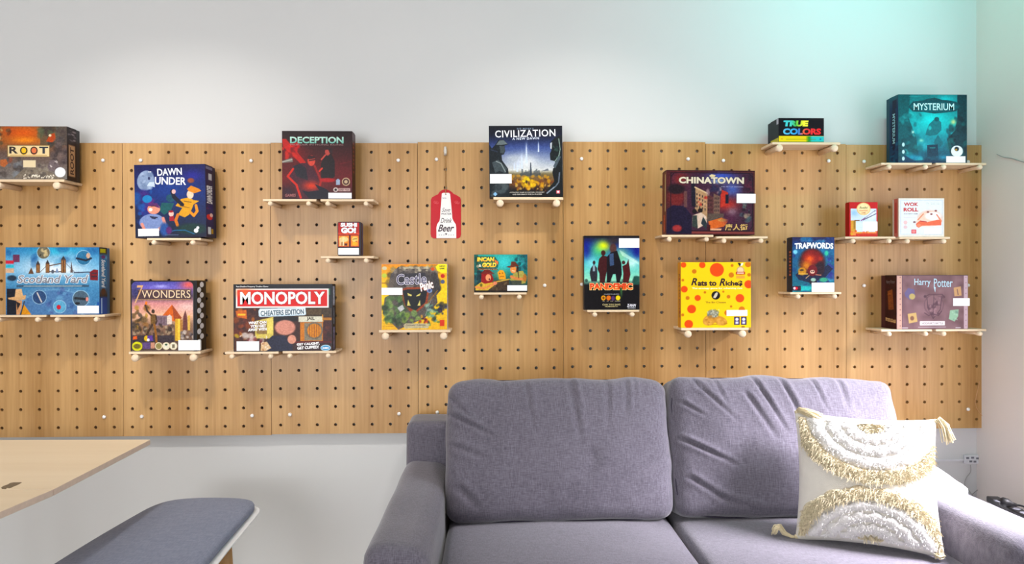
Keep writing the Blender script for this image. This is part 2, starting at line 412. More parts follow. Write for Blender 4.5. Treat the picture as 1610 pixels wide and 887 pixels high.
# ------------------------------------------------------------------ printed artwork: a small painter on a fine grid of vertices
def ink(a):   # printing inks: a little deeper and more saturated than my notes
    g = a.mean(1, keepdims=True); a = np.clip(g + (a-g)*1.12, 0, 1)
    return a**1.2*.98
class Canvas:
    def __init__(s, x0, y0, x1, y1, nx, ny):
        s.b = (x0, y0, x1, y1); s.nx, s.ny = nx, ny
        s.px = (x1-x0)/nx
        s.X, s.Y = np.meshgrid(np.linspace(x0, x1, nx+1), np.linspace(y0, y1, ny+1))
        s.I = np.zeros(s.X.shape + (3,)) + 128.
    def mix(s, m, c, a=1.0):
        m = np.clip(m, 0, 1)[..., None] * a
        s.I = s.I*(1-m) + np.asarray(c, float)*m
        return s
    def fill(s, c): s.I[:] = c; return s
    def vg(s, stops, axis=1):
        V = (s.Y - s.b[1])/(s.b[3]-s.b[1]) if axis else (s.X - s.b[0])/(s.b[2]-s.b[0])
        ps = [p for p, _ in stops]
        for k in range(3): s.I[..., k] = np.interp(V, ps, [c[k] for _, c in stops])
        return s
    def ell(s, cx, cy, rx, ry, c, soft=None, rot=0, a=1.0):
        t = math.radians(rot); dx, dy = s.X-cx, s.Y-cy
        u = (dx*math.cos(t)+dy*math.sin(t))/rx; v = (-dx*math.sin(t)+dy*math.cos(t))/ry
        d = np.sqrt(u*u+v*v); e = soft if soft else max(s.px/min(rx, ry), .02)
        return s.mix((1-d)/e + .5, c, a)
    def glow(s, cx, cy, rx, ry, c, a=1.0, p=2.0):
        d = ((s.X-cx)/rx)**2 + ((s.Y-cy)/ry)**2
        return s.mix(np.exp(-d*p), c, a)
    def poly(s, pts, c, a=1.0):
        acc = np.zeros(s.X.shape)
        for ox in (-.33, 0, .33):
            for oy in (-.33, 0, .33):
                x, y = s.X+ox*s.px, s.Y+oy*s.px; ins = np.zeros(s.X.shape, bool)
                for (ax, ay), (bx, by) in zip(pts, pts[1:]+pts[:1]):
                    if ay == by: continue
                    cond = (ay > y) != (by > y)
                    ins ^= cond & (x < (bx-ax)*(y-ay)/(by-ay)+ax)
                acc += ins
        return s.mix(acc/9, c, a)
    def rect(s, x0, y0, x1, y1, c, a=1.0): return s.poly([(x0,y0),(x1,y0),(x1,y1),(x0,y1)], c, a)
    def line(s, pts, w, c, a=1.0):
        for (ax, ay), (bx, by) in zip(pts, pts[1:]):
            L = (bx-ax)**2+(by-ay)**2 + 1e-9
            t = np.clip(((s.X-ax)*(bx-ax)+(s.Y-ay)*(by-ay))/L, 0, 1)
            d = np.hypot(s.X-ax-t*(bx-ax), s.Y-ay-t*(by-ay))
            s.mix((w/2-d)/s.px+.5, c, a)
        return s
    def blobs(s, seed, n, box, cols, smin, smax, a=.7, soft=.6, asp=2.0):
        r = random.Random(seed)
        for _ in range(n):
            q = r.uniform(smin, smax); s.ell(r.uniform(box[0], box[2]), r.uniform(box[1], box[3]), q, q/r.uniform(1, asp), r.choice(cols), soft, r.uniform(0, 180), a)
        return s
    def noise(s, seed, cell, amp, box=None):
        r = np.random.RandomState(seed); b = s.b
        gx, gy = int((b[2]-b[0])/cell)+3, int((b[3]-b[1])/cell)+3
        g = r.rand(gy, gx)-.5
        fx, fy = (s.X-b[0])/cell, (s.Y-b[1])/cell; ix, iy = fx.astype(int), fy.astype(int); tx, ty = fx-ix, fy-iy
        v = g[iy, ix]*(1-tx)*(1-ty)+g[iy, ix+1]*tx*(1-ty)+g[iy+1, ix]*(1-tx)*ty+g[iy+1, ix+1]*tx*ty
        m = 1.0 if box is None else ((s.X > box[0]) & (s.X < box[2]) & (s.Y > box[1]) & (s.Y < box[3])).astype(float)
        s.I = np.clip(s.I + (v*m*amp*2)[..., None], 0, 255); return s
class Sheet:
    parent = None; first = 'title_lettering'; rest = 'small_lettering'; count = 0
    """a printed face: canvas coordinates (x right, y down) -> local plane"""
    def __init__(s, crop, origin, ux, uz, W, H):
        s.crop = crop; s.o = np.array(origin, float); s.ux = np.array(ux, float); s.uz = np.array(uz, float); s.W, s.H = W, H
        s.n = np.cross(s.ux, s.uz); s.v, s.f, s.c = [], [], []
    def P(s, x, y, lift):
        x0, y0, x1, y1 = s.crop
        return s.o + s.ux*((x-x0)/(x1-x0)*s.W) + s.uz*((y1-y)/(y1-y0)*s.H) + s.n*lift
    def art(s, paint, name, parent, dens=1.6, lift=.0003):
        x0, y0, x1, y1 = s.crop
        nx = int(s.W*389*dens); ny = int(s.H*389*dens)
        c = Canvas(x0, y0, x1, y1, nx, ny); paint(c)
        A = s.o + s.n*lift
        xs = (c.X-x0)/(x1-x0)*s.W; zs = (y1-c.Y)/(y1-y0)*s.H
        V = A[None, None, :] + xs[..., None]*s.ux + zs[..., None]*s.uz
        V = V.reshape(-1, 3); n = nx+1
        i = np.arange(ny)[:, None]*n + np.arange(nx)[None, :]
        Fq = np.stack([i+n, i+n+1, i+1, i], -1).reshape(-1, 4)
        me = bpy.data.meshes.new(name); me.vertices.add(len(V)); me.vertices.foreach_set('co', V.astype(np.float32).ravel())
        me.loops.add(Fq.size); me.loops.foreach_set('vertex_index', Fq.astype(np.int32).ravel())
        me.polygons.add(len(Fq)); me.polygons.foreach_set('loop_start', (np.arange(len(Fq))*4).astype(np.int32))
        me.polygons.foreach_set('loop_total', np.full(len(Fq), 4, np.int32))
        me.update(calc_edges=True)
        a = me.color_attributes.new('Col', 'FLOAT_COLOR', 'POINT'); arr = np.ones((len(V), 4), np.float32)
        arr[:, :3] = ink(lin(np.clip(c.I, 0, 255)).reshape(-1, 3)); a.data.foreach_set('color', arr.ravel())
        me.materials.append(MAT['print']); o = bpy.data.objects.new(name, me); return link(o, parent)
    def text(s, body, box, col, bold=0.0, shear=0.0, rot=0.0, outline=None, lift=.0007, space=1.0, vert=False, arch=0.0):
        """fit a line of text to a box in canvas coordinates; col may be a colour or a function of (u, v) in 0..1"""
        layers = []
        if outline: layers.append((outline[0], bold+outline[1], lift-.0002))
        layers.append((col, bold, lift))
        ref = None
        for cc, off, lf in layers:
            cu = bpy.data.curves.new('lettering', 'FONT'); cu.body = body; cu.offset = off; cu.shear = shear; cu.space_character = space; cu.resolution_u = 3
            ob = bpy.data.objects.new('lettering', cu); me = ob.to_mesh()
            co = np.zeros(len(me.vertices)*3); me.vertices.foreach_get('co', co); co = co.reshape(-1, 3)[:, :2]
            fs = [tuple(p.vertices) for p in me.polygons]; ob.to_mesh_clear(); bpy.data.objects.remove(ob); bpy.data.curves.remove(cu)
            if not len(co): continue
            if ref is None or not outline: ref = None
            lo, hi = co.min(0), co.max(0)
            if outline and lf == lift-.0002: ref = (lo+outline[1]*1.0, hi-outline[1]*1.0)
            if ref is not None and outline: lo, hi = ref
            u = (co-lo)/(hi-lo+1e-9)
            x0, y0, x1, y1 = box
            if vert == 0:
                X = x0+u[:, 0]*(x1-x0); Y = y1-u[:, 1]*(y1-y0) - arch*(1-(2*u[:, 0]-1)**2)
            elif vert == 1:      # reading downwards
                X = x0+u[:, 1]*(x1-x0); Y = y0+u[:, 0]*(y1-y0)
            else:                # reading upwards
                X = x1-u[:, 1]*(x1-x0); Y = y1-u[:, 0]*(y1-y0)
            if rot:
                t = math.radians(rot); mx, my = (x0+x1)/2, (y0+y1)/2
                X, Y = mx+(X-mx)*math.cos(t)+(Y-my)*math.sin(t), my-(X-mx)*math.sin(t)+(Y-my)*math.cos(t)
            n = len(s.v); s.v += [s.P(a, b, lf) for a, b in zip(X, Y)]; s.f += [tuple(n+i for i in f) for f in fs]
            for a, b in u:
                s.c.append(lin(cc(a, b) if callable(cc) else cc))
        if s.parent is not None:
            s.flush(s.first if s.count == 0 else s.rest, s.parent); s.count += 1
        return s
    def flush(s, name, parent, flip=False):
        if not s.v: return None
        o = mesh_obj(name, s.v, s.f, MAT['print'], parent, cols=np.array(s.c)); s.v, s.f, s.c = [], [], []
        return o

# ------------------------------------------------------------------ cover paintings (coordinates of my notes on each cover)
def p_root(c):
    c.fill((112, 96, 84)); c.vg([(0, (120, 92, 66)), (.3, (150, 100, 60)), (.5, (110, 92, 84)), (1, (128, 124, 120))])
    c.glow(230, 190, 240, 110, (206, 106, 44), 1, 1.2).glow(250, 265, 170, 45, (228, 150, 60), .9).glow(90, 165, 90, 60, (190, 90, 44), .7)
    c.rect(400, 118, 700, 320, (92, 84, 70), .75).blobs(3, 26, (400, 120, 680, 330), [(70, 66, 64), (120, 112, 84), (96, 104, 82), (84, 70, 60)], 20, 55)
    c.blobs(4, 14, (-30, 130, 110, 300), [(200, 170, 120), (120, 70, 40), (90, 80, 60)], 10, 30)
    c.poly([(460, 280), (500, 200), (545, 190), (560, 260), (520, 290)], (176, 86, 48)).ell(500, 215, 14, 14, (226, 210, 180))
    c.rect(560, 120, 700, 480, (84, 78, 84), .5).blobs(5, 22, (520, 280, 680, 520), [(96, 84, 84), (72, 62, 62), (120, 104, 98)], 18, 50)
    c.blobs(6, 20, (-30, 450, 240, 680), [(132, 136, 140), (110, 110, 116), (150, 90, 70), (84, 76, 72)], 16, 50)
    c.poly([(130, 680), (250, 560), (370, 560), (520, 620), (660, 690)], (128, 118, 106)).blobs(7, 24, (240, 520, 560, 680), [(150, 142, 130), (92, 86, 82)], 10, 30)
    c.blobs(8, 46, (230, 640, 540, 678), [(228, 222, 208)], 4, 8, 1, .4, 1.2)
    c.poly([(470, 560), (500, 480), (560, 480), (600, 560), (560, 600), (500, 600)], (120, 108, 110)).blobs(17, 9, (490, 480, 580, 570), [(216, 208, 204), (90, 80, 84)], 6, 14)
    c.poly([(0, 480), (60, 470), (80, 520), (40, 560), (0, 540)], (176, 110, 70))
    c.noise(1, 9, 12)
    c.rect(70, 318, 498, 448, (132, 104, 66)).rect(78, 326, 490, 442, (226, 208, 168))
    c.ell(238, 380, 38, 46, (226, 188, 70)).ell(340, 380, 36, 44, (214, 130, 92))
    c.rect(230, 482, 356, 560, (222, 208, 178)).ell(600, 612, 54, 54, (226, 228, 232))
    c.rect(98, 426, 470, 434, (190, 160, 110))
def t_root(s):
    s.text('R', (92, 336, 180, 412), (52, 44, 42), .03).text('O', (200, 336, 274, 420), (56, 48, 40), .01).text('O', (302, 336, 376, 420), (60, 44, 40), .01).text('T', (392, 336, 482, 412), (48, 52, 60), .04)
def p_dawn(c):
    c.fill((18, 30, 78)); c.vg([(0, (24, 26, 84)), (.4, (22, 50, 112)), (.75, (20, 40, 80)), (1, (22, 28, 58))])
    c.glow(430, 330, 260, 150, (28, 70, 140), .8).glow(640, 210, 130, 70, (52, 48, 150), .7)
    c.ell(225, 250, 74, 92, (142, 158, 184), .08, 15).blobs(2, 8, (170, 190, 270, 320), [(116, 132, 160), (166, 180, 202)], 12, 30)
    c.ell(255, 230, 10, 14, (40, 50, 90)).poly([(235, 300), (255, 265), (300, 262), (305, 310), (270, 300)], (196, 208, 220))
    c.blobs(3, 22, (140, 340, 350, 560), [(80, 40, 120), (120, 40, 120), (30, 90, 150), (40, 50, 120)], 18, 55)
    c.ell(235, 415, 42, 34, (40, 130, 180)).ell(440, 410, 40, 36, (30, 84, 104)).poly([(340, 520), (360, 450), (470, 455), (440, 520), (380, 560)], (26, 92, 96))
    c.blobs(4, 14, (160, 480, 240, 640), [(30, 100, 170), (30, 60, 130)], 14, 36)
    # big sleeping figure in pale blue
    c.ell(275, 625, 112, 76, (130, 146, 186)).ell(290, 505, 56, 46, (214, 150, 130)).poly([(230, 480), (260, 452), (320, 452), (345, 500), (290, 480)], (96, 50, 110))
    c.ell(262, 510, 17, 15, (236, 226, 214)).line([(270, 480), (312, 476)], 9, (90, 50, 60)).line([(262, 575), (318, 582)], 12, (40, 44, 78)).poly([(255, 565), (290, 585), (318, 578), (300, 598), (270, 590)], (38, 40, 70))
    c.line([(185, 640), (205, 690)], 26, (206, 146, 132)).line([(330, 690), (385, 640), (370, 590)], 26, (206, 146, 132)).ell(380, 690, 40, 60, (50, 90, 150), .5)
    # yellow coated figure
    c.poly([(480, 480), (530, 420), (600, 405), (640, 430), (690, 440), (640, 470), (620, 520), (600, 560), (560, 585), (500, 560), (540, 500)], (206, 158, 30))
    c.line([(500, 560), (480, 610), (495, 655)], 26, (196, 122, 26)).line([(610, 540), (640, 570), (670, 530), (660, 480)], 24, (222, 150, 40))
    c.ell(612, 380, 30, 38, (226, 200, 180)).poly([(585, 330), (620, 300), (690, 330), (710, 350), (650, 370), (600, 350)], (206, 140, 50))
    c.line([(540, 470), (470, 400), (455, 350)], 34, (18, 20, 46)).ell(468, 352, 18, 20, (216, 180, 176)).line([(560, 440), (620, 450)], 6, (90, 60, 30)).line([(520, 480), (600, 500)], 5, (120, 80, 20))
    c.ell(442, 550, 22, 26, (226, 190, 180)).poly([(425, 575), (465, 570), (470, 615), (425, 615)], (160, 40, 60)).ell(440, 530, 22, 10, (150, 30, 50))
    c.ell(620, 690, 130, 50, (20, 60, 56), .5).line([(400, 720), (470, 700), (560, 700), (640, 735)], 8, (40, 110, 150)).ell(420, 700, 26, 34, (96, 40, 110), .5)
    c.ell(657, 705, 20, 20, (226, 226, 230)).ell(672, 680, 13, 13, (226, 226, 230)).line([(385, 740), (500, 741)], 4, (120, 130, 160))
    c.ell(620, 255, 30, 22, (140, 80, 60), .5).noise(5, 8, 9)
def t_dawn(s):
    wht = (226, 230, 236)
    s.text('DAWN', (328, 142, 543, 206), wht, .02, 0, 2).text('UNDER', (305, 222, 578, 290), wht, .02, 0, -2).text('..', (250, 168, 276, 176), wht, .03)
def sd_dawn(c): c.fill((24, 28, 84)); c.vg([(0, (24, 26, 80)), (.7, (30, 40, 110)), (1, (24, 40, 80))]).ell(45, 720, 40, 40, (206, 60, 70)).ell(70, 690, 22, 26, (226, 196, 190)).rect(20, 860, 60, 960, (206, 216, 226)).rect(65, 880, 92, 950, (180, 150, 50)).rect(40, 110, 85, 200, (200, 204, 214)).blobs(1, 6, (10, 560, 90, 660), [(120, 40, 110), (60, 40, 140)], 8, 16).rect(5, 20, 95, 60, (190, 196, 210), .6)
def p_scot(c):
    c.fill((70, 140, 180)); c.vg([(0, (60, 132, 178)), (.35, (130, 180, 210)), (.6, (84, 140, 178)), (1, (70, 118, 160))])
    c.glow(540, 150, 300, 60, (60, 176, 206), .9).glow(480, 280, 330, 100, (214, 228, 238), .95, 1.3).blobs(2, 16, (60, 120, 900, 260), [(50, 110, 160), (120, 176, 206), (40, 96, 150)], 20, 60, .5)
    c.glow(540, 330, 300, 50, (236, 238, 240), .9)
    c.ell(500, 640, 340, 170, (96, 140, 176), .15).ell(500, 660, 300, 130, (70, 104, 150), .1)
    r = random.Random(4)
    for k in range(26):
        a = math.pi*(1.02+k/13.0); c.line([(510, 660), (510+330*math.cos(a), 660+170*math.sin(a))], 5, (150, 190, 214), .7)
    for rr in (90, 160, 230, 300): c.ell(510, 660, rr+3, rr*.5+3, (140, 182, 208), .06, 0, .5).ell(510, 660, rr-4, rr*.5-4, (76, 112, 158), .05, 0, .6)
    c.blobs(5, 30, (380, 500, 900, 740), [(90, 100, 150), (120, 170, 200), (60, 90, 140)], 10, 30, .5)
    for cx, cy, rr, col in ((405, 160, 58, (116, 112, 96)), (780, 210, 66, (58, 120, 156)), (365, 580, 62, (54, 82, 122)), (555, 670, 56, (110, 170, 200)), (752, 595, 74, (84, 104, 120))):
        c.ell(cx, cy, rr+6, rr+6, (176, 206, 222), .05, 0, .8).ell(cx, cy, rr, rr, col)
    c.blobs(6, 10, (370, 120, 440, 200), [(206, 190, 150), (50, 46, 44)], 8, 20).line([(715, 215), (800, 235), (850, 215)], 18, (30, 40, 60)).ell(822, 190, 18, 26, (200, 170, 150))
    c.line([(345, 540), (385, 625)], 12, (206, 200, 196)).ell(545, 675, 20, 22, (190, 40, 60)).line([(700, 590), (800, 600)], 22, (40, 44, 52)).ell(720, 640, 24, 12, (30, 32, 40)).ell(810, 600, 12, 20, (216, 150, 140))
    # skyline
    br = (104, 74, 52)
    for x0, x1, y in ((335, 372, 270), (425, 460, 262), (568, 614, 226)):
        c.rect(x0, y, x1, 352, br).poly([(x0, y), ((x0+x1)/2, y-34), (x1, y)], (60, 56, 60)).rect(x0+8, y+10, x0+15, 345, (176, 132, 84)).rect(x1-15, y+10, x1-8, 345, (176, 132, 84))
    c.line([(460, 285), (570, 262)], 9, br).line([(460, 340), (570, 340)], 10, (84, 64, 60)).line([(372, 345), (428, 290)], 4, (70, 60, 70)).line([(614, 262), (690, 340)], 4, (70, 60, 70))
    c.poly([(262, 360), (290, 300), (315, 360)], br).poly([(655, 350), (664, 240), (680, 350)], (96, 84, 84)).poly([(515, 350), (530, 300), (548, 350)], (120, 140, 170)).ell(490, 340, 14, 18, (90, 96, 110))
    c.poly([(835, 345), (875, 320), (915, 325), (912, 425), (840, 420)], (126, 30, 40)).rect(850, 350, 905, 362, (60, 40, 56)).rect(850, 382, 905, 394, (60, 40, 56)).line([(690, 350), (835, 345)], 9, (60, 66, 90))
    c.rect(120, 180, 182, 250, (116, 36, 70), .8).rect(52, 235, 128, 265, (196, 60, 80)).rect(52, 278, 128, 302, (70, 180, 196)).rect(52, 310, 130, 350, (206, 176, 150))
    c.ell(110, 400, 44, 26, (40, 60, 80), .4)
    # man in a hat
    c.poly([(62, 500), (150, 500), (150, 745), (62, 745)], (24, 28, 44)).poly([(70, 585), (240, 560), (235, 600), (150, 612), (80, 600)], (206, 170, 128)).poly([(135, 580), (145, 505), (200, 500), (215, 575)], (212, 178, 138))
    c.poly([(150, 612), (205, 610), (200, 680), (180, 745), (150, 745)], (196, 150, 110)).poly([(190, 745), (215, 640), (290, 745)], (206, 150, 44)).poly([(150, 620), (190, 640), (160, 700)], (40, 32, 36)).line([(190, 745), (225, 620)], 9, (60, 50, 40))
    c.rect(152, 465, 828, 486, (66, 96, 120)).line([(220, 476), (760, 476)], 6, (190, 206, 214)).noise(7, 8, 12)
    c.rect(905, 630, 925, 745, (20, 90, 160))
def t_scot(s):
    s.text('Scotland Yard', (160, 372, 825, 448), (122, 126, 138), .02, .25, 0, ((240, 242, 244), .035))
def sd_scot(c): c.vg([(0, (40, 40, 46)), (.08, (60, 60, 50)), (.12, (60, 130, 176)), (.6, (76, 126, 166)), (.72, (60, 50, 50)), (.76, (20, 84, 160)), (1, (22, 92, 170))]).rect(10, 20, 80, 80, (180, 180, 50)).blobs(2, 10, (0, 120, 100, 640), [(120, 170, 206), (50, 90, 140)], 10, 24).ell(50, 140, 26, 26, (110, 60, 120)).ell(50, 660, 30, 50, (90, 60, 50)).rect(20, 760, 34, 990, (190, 210, 230))
def p_won(c):
    c.fill((24, 18, 20)); c.rect(92, 103, 656, 732, (150, 110, 110))
    I0 = c.I.copy(); c.vg([(0, (84, 84, 156)), (.1, (120, 110, 190)), (.22, (86, 70, 92)), (.32, (206, 150, 150)), (.5, (226, 186, 160)), (.62, (150, 120, 100)), (1, (84, 66, 58))])
    c.glow(620, 130, 110, 60, (226, 110, 96), .9).glow(360, 145, 90, 20, (190, 190, 236), .8).glow(130, 190, 70, 110, (66, 66, 110), .9).glow(600, 330, 130, 60, (226, 200, 196), .8)
    c.rect(150, 172, 640, 270, (88, 66, 72)).rect(150, 176, 640, 182, (150, 116, 96)).rect(120, 262, 640, 268, (190, 160, 120))
    c.poly([(350, 440), (462, 310), (550, 430), (520, 470)], (206, 112, 52)).poly([(462, 310), (550, 430), (520, 470), (480, 450)], (160, 84, 50))
    c.rect(310, 410, 430, 500, (140, 120, 130)).poly([(415, 490), (415, 420), (440, 400), (462, 420), (462, 490)], (214, 200, 190))
    for k in range(7): c.rect(318+k*15, 420, 325+k*15, 495, (100, 82, 92))
    c.rect(490, 440, 535, 640, (206, 170, 70)).rect(535, 450, 560, 560, (176, 130, 76)).poly([(560, 545), (565, 420), (585, 360), (600, 420), (605, 545)], (110, 66, 64)).rect(605, 410, 628, 545, (216, 180, 100)).rect(515, 440, 535, 640, (232, 200, 96))
    c.blobs(2, 24, (100, 330, 240, 560), [(90, 72, 40), (150, 110, 60), (60, 54, 48), (170, 140, 60)], 12, 34).blobs(3, 34, (100, 490, 480, 600), [(92, 78, 66), (176, 160, 136), (58, 46, 42)], 10, 26).blobs(4, 20, (540, 560, 655, 640), [(206, 198, 190), (70, 62, 70), (130, 120, 120)], 8, 18)
    c.rect(92, 590, 480, 655, (56, 48, 60), .8)
    # bronze figure
    bz = (74, 54, 40)
    c.ell(288, 372, 15, 19, bz).poly([(262, 395), (316, 400), (308, 500), (268, 495)], (120, 92, 50)).line([(268, 405), (235, 370), (218, 320), (224, 290)], 16, bz).line([(312, 410), (322, 460), (306, 490)], 13, bz).line([(280, 495), (240, 560), (228, 600)], 20, bz).line([(300, 495), (315, 600), (318, 650)], 20, (150, 104, 44)).poly([(212, 310), (218, 280), (236, 285), (232, 312)], (226, 130, 60))
    c.poly([(105, 600), (140, 595), (140, 625), (100, 630)], (214, 104, 50)).ell(228, 618, 24, 26, (214, 186, 50)).poly([(232, 595), (280, 590), (290, 640), (240, 645)], (100, 70, 150)).ell(243, 632, 13, 13, (230, 230, 236))
    c.ell(140, 690, 48, 42, (206, 206, 40)).ell(140, 690, 34, 22, (120, 110, 50), .3).rect(190, 655, 262, 715, (104, 84, 130)).rect(265, 655, 300, 710, (196, 150, 130))
    for x in (338, 407, 474): c.ell(x, 688, 35, 35, (222, 212, 186)).ell(x, 688, 27, 27, (150, 140, 96) if x == 338 else (226, 222, 206), .1)
    c.ell(407, 675, 12, 9, (60, 90, 60)).rect(474-12, 672, 474+12, 706, (130, 120, 100)).noise(3, 8, 14)
    m = (c.X > 92) & (c.X < 656) & (c.Y > 103) & (c.Y < 732)
    rr = 40; ex = np.clip(np.maximum(c.X-(656-rr), 0), 0, None); ey = np.clip((103+rr)-c.Y, 0, None); ex2 = np.clip((92+rr)-c.X, 0, None)
    m &= (np.hypot(ex, ey) < rr) & (np.hypot(ex2, ey) < rr)
    c.I = np.where(m[..., None], c.I, np.array([26, 22, 24.]))
    c.line([(92, 130), (92, 732)], 4, (96, 88, 110)).line([(657, 140), (657, 732)], 5, (120, 112, 116)).line([(92, 733), (656, 733)], 4, (180, 172, 160))
def t_won(s):
    s.text('7', (120, 135, 200, 300), (206, 160, 110), -.005, .35).text('WONDERS', (185, 180, 632, 250), (222, 196, 160), .0, 0, 0, ((60, 44, 50), .02))
def sd_won(c):
    c.fill((22, 20, 24))
    for k in range(12): c.ell(70 if k % 2 == 0 else 30, 58+k*74, 30, 40, (232, 234, 240))
    c.rect(0, 860, 60, 990, (226, 232, 238))
def p_mono(c):
    c.fill((18, 22, 34)); c.rect(138, 318, 1045, 716, (70, 40, 34))
    c.rect(138, 318, 330, 716, (84, 44, 30)).blobs(2, 24, (140, 325, 330, 620), [(150, 80, 30), (60, 28, 26), (110, 50, 34), (190, 120, 40)], 14, 40).poly([(150, 345), (250, 335), (255, 420), (160, 400)], (196, 110, 36)).rect(170, 372, 240, 388, (240, 190, 70))
    c.poly([(330, 440), (500, 400), (500, 600), (330, 600)], (206, 190, 110)).rect(345, 440, 470, 560, (120, 90, 60), .7).rect(440, 420, 500, 560, (222, 206, 120)).blobs(3, 16, (150, 560, 480, 640), [(196, 186, 180), (120, 50, 60), (206, 190, 40), (226, 220, 216)], 10, 34)
    c.rect(700, 318, 1045, 400, (74, 58, 40)).rect(810, 330, 950, 380, (92, 74, 48)).rect(735, 398, 960, 450, (214, 212, 196)).line([(960, 385), (965, 450)], 10, (206, 150, 50)).rect(965, 410, 1045, 434, (170, 120, 50))
    c.rect(750, 452, 965, 625, (196, 128, 40)).rect(790, 460, 955, 620, (140, 130, 112)).ell(882, 530, 82, 78, (120, 112, 100)).ell(882, 530, 66, 64, (206, 140, 46))
    for k in range(5): c.rect(835+k*22, 472, 841+k*22, 590, (140, 86, 34))
    c.rect(965, 450, 1045, 716, (74, 34, 34)).blobs(4, 10, (970, 440, 1045, 700), [(110, 60, 40), (50, 26, 30)], 14, 30).rect(700, 630, 1045, 650, (110, 30, 34)).rect(560, 640, 1045, 716, (60, 40, 44), .7)
    # dark coat and top hat left as a plain shape without a face
    c.poly([(385, 716), (430, 630), (490, 575), (600, 570), (680, 640), (680, 716)], (40, 42, 66)).poly([(500, 440), (505, 400), (640, 388), (735, 405), (722, 440), (600, 450)], (22, 22, 28)).ell(610, 500, 96, 70, (206, 150, 134), .2)
    c.ell(672, 610, 40, 42, (214, 160, 140), .2).poly([(385, 640), (440, 630), (480, 690), (430, 716), (380, 716)], (214, 186, 150)).blobs(5, 8, (390, 640, 460, 710), [(230, 220, 206), (170, 120, 80)], 8, 16)
    c.noise(3, 8, 14)
    c.rect(152, 140, 1018, 318, (240, 234, 230)).rect(166, 152, 1004, 304, (206, 30, 34)).glow(230, 180, 110, 60, (222, 120, 60), .9)
    c.poly([(152, 322), (152, 318), (1045, 318), (1045, 322)], (20, 22, 30))
    c.poly([(362, 345), (375, 325), (800, 316), (806, 380), (790, 388), (375, 402), (364, 390)], (206, 224, 236)).poly([(372, 346), (382, 334), (794, 324), (798, 376), (384, 392), (374, 386)], (232, 238, 242))
    c.ell(988, 690, 48, 28, (200, 226, 236)).ell(988, 690, 40, 21, (60, 150, 196)).rect(1020, 140, 1030, 200, (60, 130, 90))
def t_mono(s):
    w_ = (242, 240, 240)
    s.text('MONOPOLY', (192, 168, 985, 286), w_, .028, 0, 0, ((120, 20, 30), .02)).text('CHEATERS EDITION', (382, 336, 786, 386), (70, 96, 110), .03, 0, 2.5, None)
    s.text('Fast-Dealing Property Trading Game', (155, 114, 455, 130), (214, 214, 214), .02).text('JAIL', (812, 402, 886, 440), (60, 52, 44), .03)
    for i, (t, a, b) in enumerate((('WHAT CAN', 270, 438), ('YOU GET', 286, 436), ('AWAY WITH', 264, 442))): s.text(t, (a, 440+i*32, b, 466+i*32), w_, .05, .1, 3)
    s.text('GET CAUGHT,', (718, 640, 932, 668), w_, .05, .1, 3).text('GET CUFFED!', (722, 672, 922, 700), w_, .05, .1, 3).text('HASBRO', (958, 682, 1018, 700), w_, .05)
def sd_mono(c): c.fill((20, 26, 44)).rect(15, 30, 85, 320, (206, 214, 230), .8).rect(30, 350, 70, 600, (130, 150, 170), .8).rect(30, 640, 75, 980, (150, 150, 190), .8).noise(2, 20, 30)
def p_dec(c):
    c.fill((60, 16, 20)); c.vg([(0, (34, 12, 16)), (.35, (74, 18, 22)), (.7, (110, 24, 28)), (1, (60, 18, 28))])
    c.glow(740, 520, 160, 160, (104, 16, 28), .8).glow(300, 300, 190, 110, (150, 20, 26), .6)
    c.poly([(200, 170), (235, 170), (420, 390), (380, 410), (205, 240)], (176, 44, 34)).blobs(2, 18, (200, 220, 340, 340), [(190, 40, 36), (120, 20, 26), (206, 60, 44)], 10, 34).poly([(196, 375), (290, 345), (300, 385), (200, 395)], (120, 116, 110)).line([(200, 385), (290, 362)], 10, (196, 196, 186), .7)
    c.poly([(240, 520), (300, 420), (380, 395), (460, 400), (520, 500), (560, 620), (540, 690), (430, 733), (340, 733), (310, 620)], (78, 34, 50)).poly([(300, 430), (360, 400), (420, 440), (440, 560), (330, 520)], (40, 34, 46)).ell(470, 372, 36, 50, (196, 84, 70)).poly([(430, 350), (445, 322), (500, 330), (505, 350), (450, 362)], (60, 24, 28)).line([(452, 372), (505, 362)], 11, (40, 20, 26))
    c.line([(300, 450), (250, 520), (330, 600), (370, 720)], 20, (196, 60, 44)).line([(500, 420), (560, 560), (540, 640)], 18, (150, 44, 44)).glow(470, 610, 110, 60, (214, 76, 44), .9).poly([(380, 650), (440, 665), (540, 650), (500, 590), (610, 640), (650, 680), (620, 733), (450, 733)], (28, 24, 40))
    c.poly([(560, 400), (590, 330), (650, 300), (690, 380), (690, 520), (640, 560), (560, 530)], (36, 22, 26)).ell(622, 290, 24, 34, (176, 84, 76)).poly([(590, 270), (620, 246), (665, 262), (668, 310), (640, 300), (630, 270)], (50, 26, 30)).line([(600, 320), (565, 360)], 14, (190, 90, 80)).line([(545, 470), (570, 445)], 16, (206, 80, 66)).ell(620, 555, 70, 20, (170, 40, 44), .4)
    c.glow(250, 660, 70, 60, (50, 24, 50), .8).line([(740, 400), (840, 380)], 6, (130, 30, 40), .6)
    c.poly([(700, 600), (700, 555), (718, 540), (738, 555), (738, 600)], (156, 170, 190)).ell(793, 570, 38, 38, (190, 170, 140)).ell(793, 570, 29, 29, (70, 24, 30)).ell(793, 570, 17, 17, (186, 166, 140))
    c.ell(697, 645, 23, 21, (206, 196, 190)).ell(697, 645, 12, 12, (40, 20, 24)).rect(722, 630, 832, 660, (206, 186, 180), .9).noise(4, 8, 10)
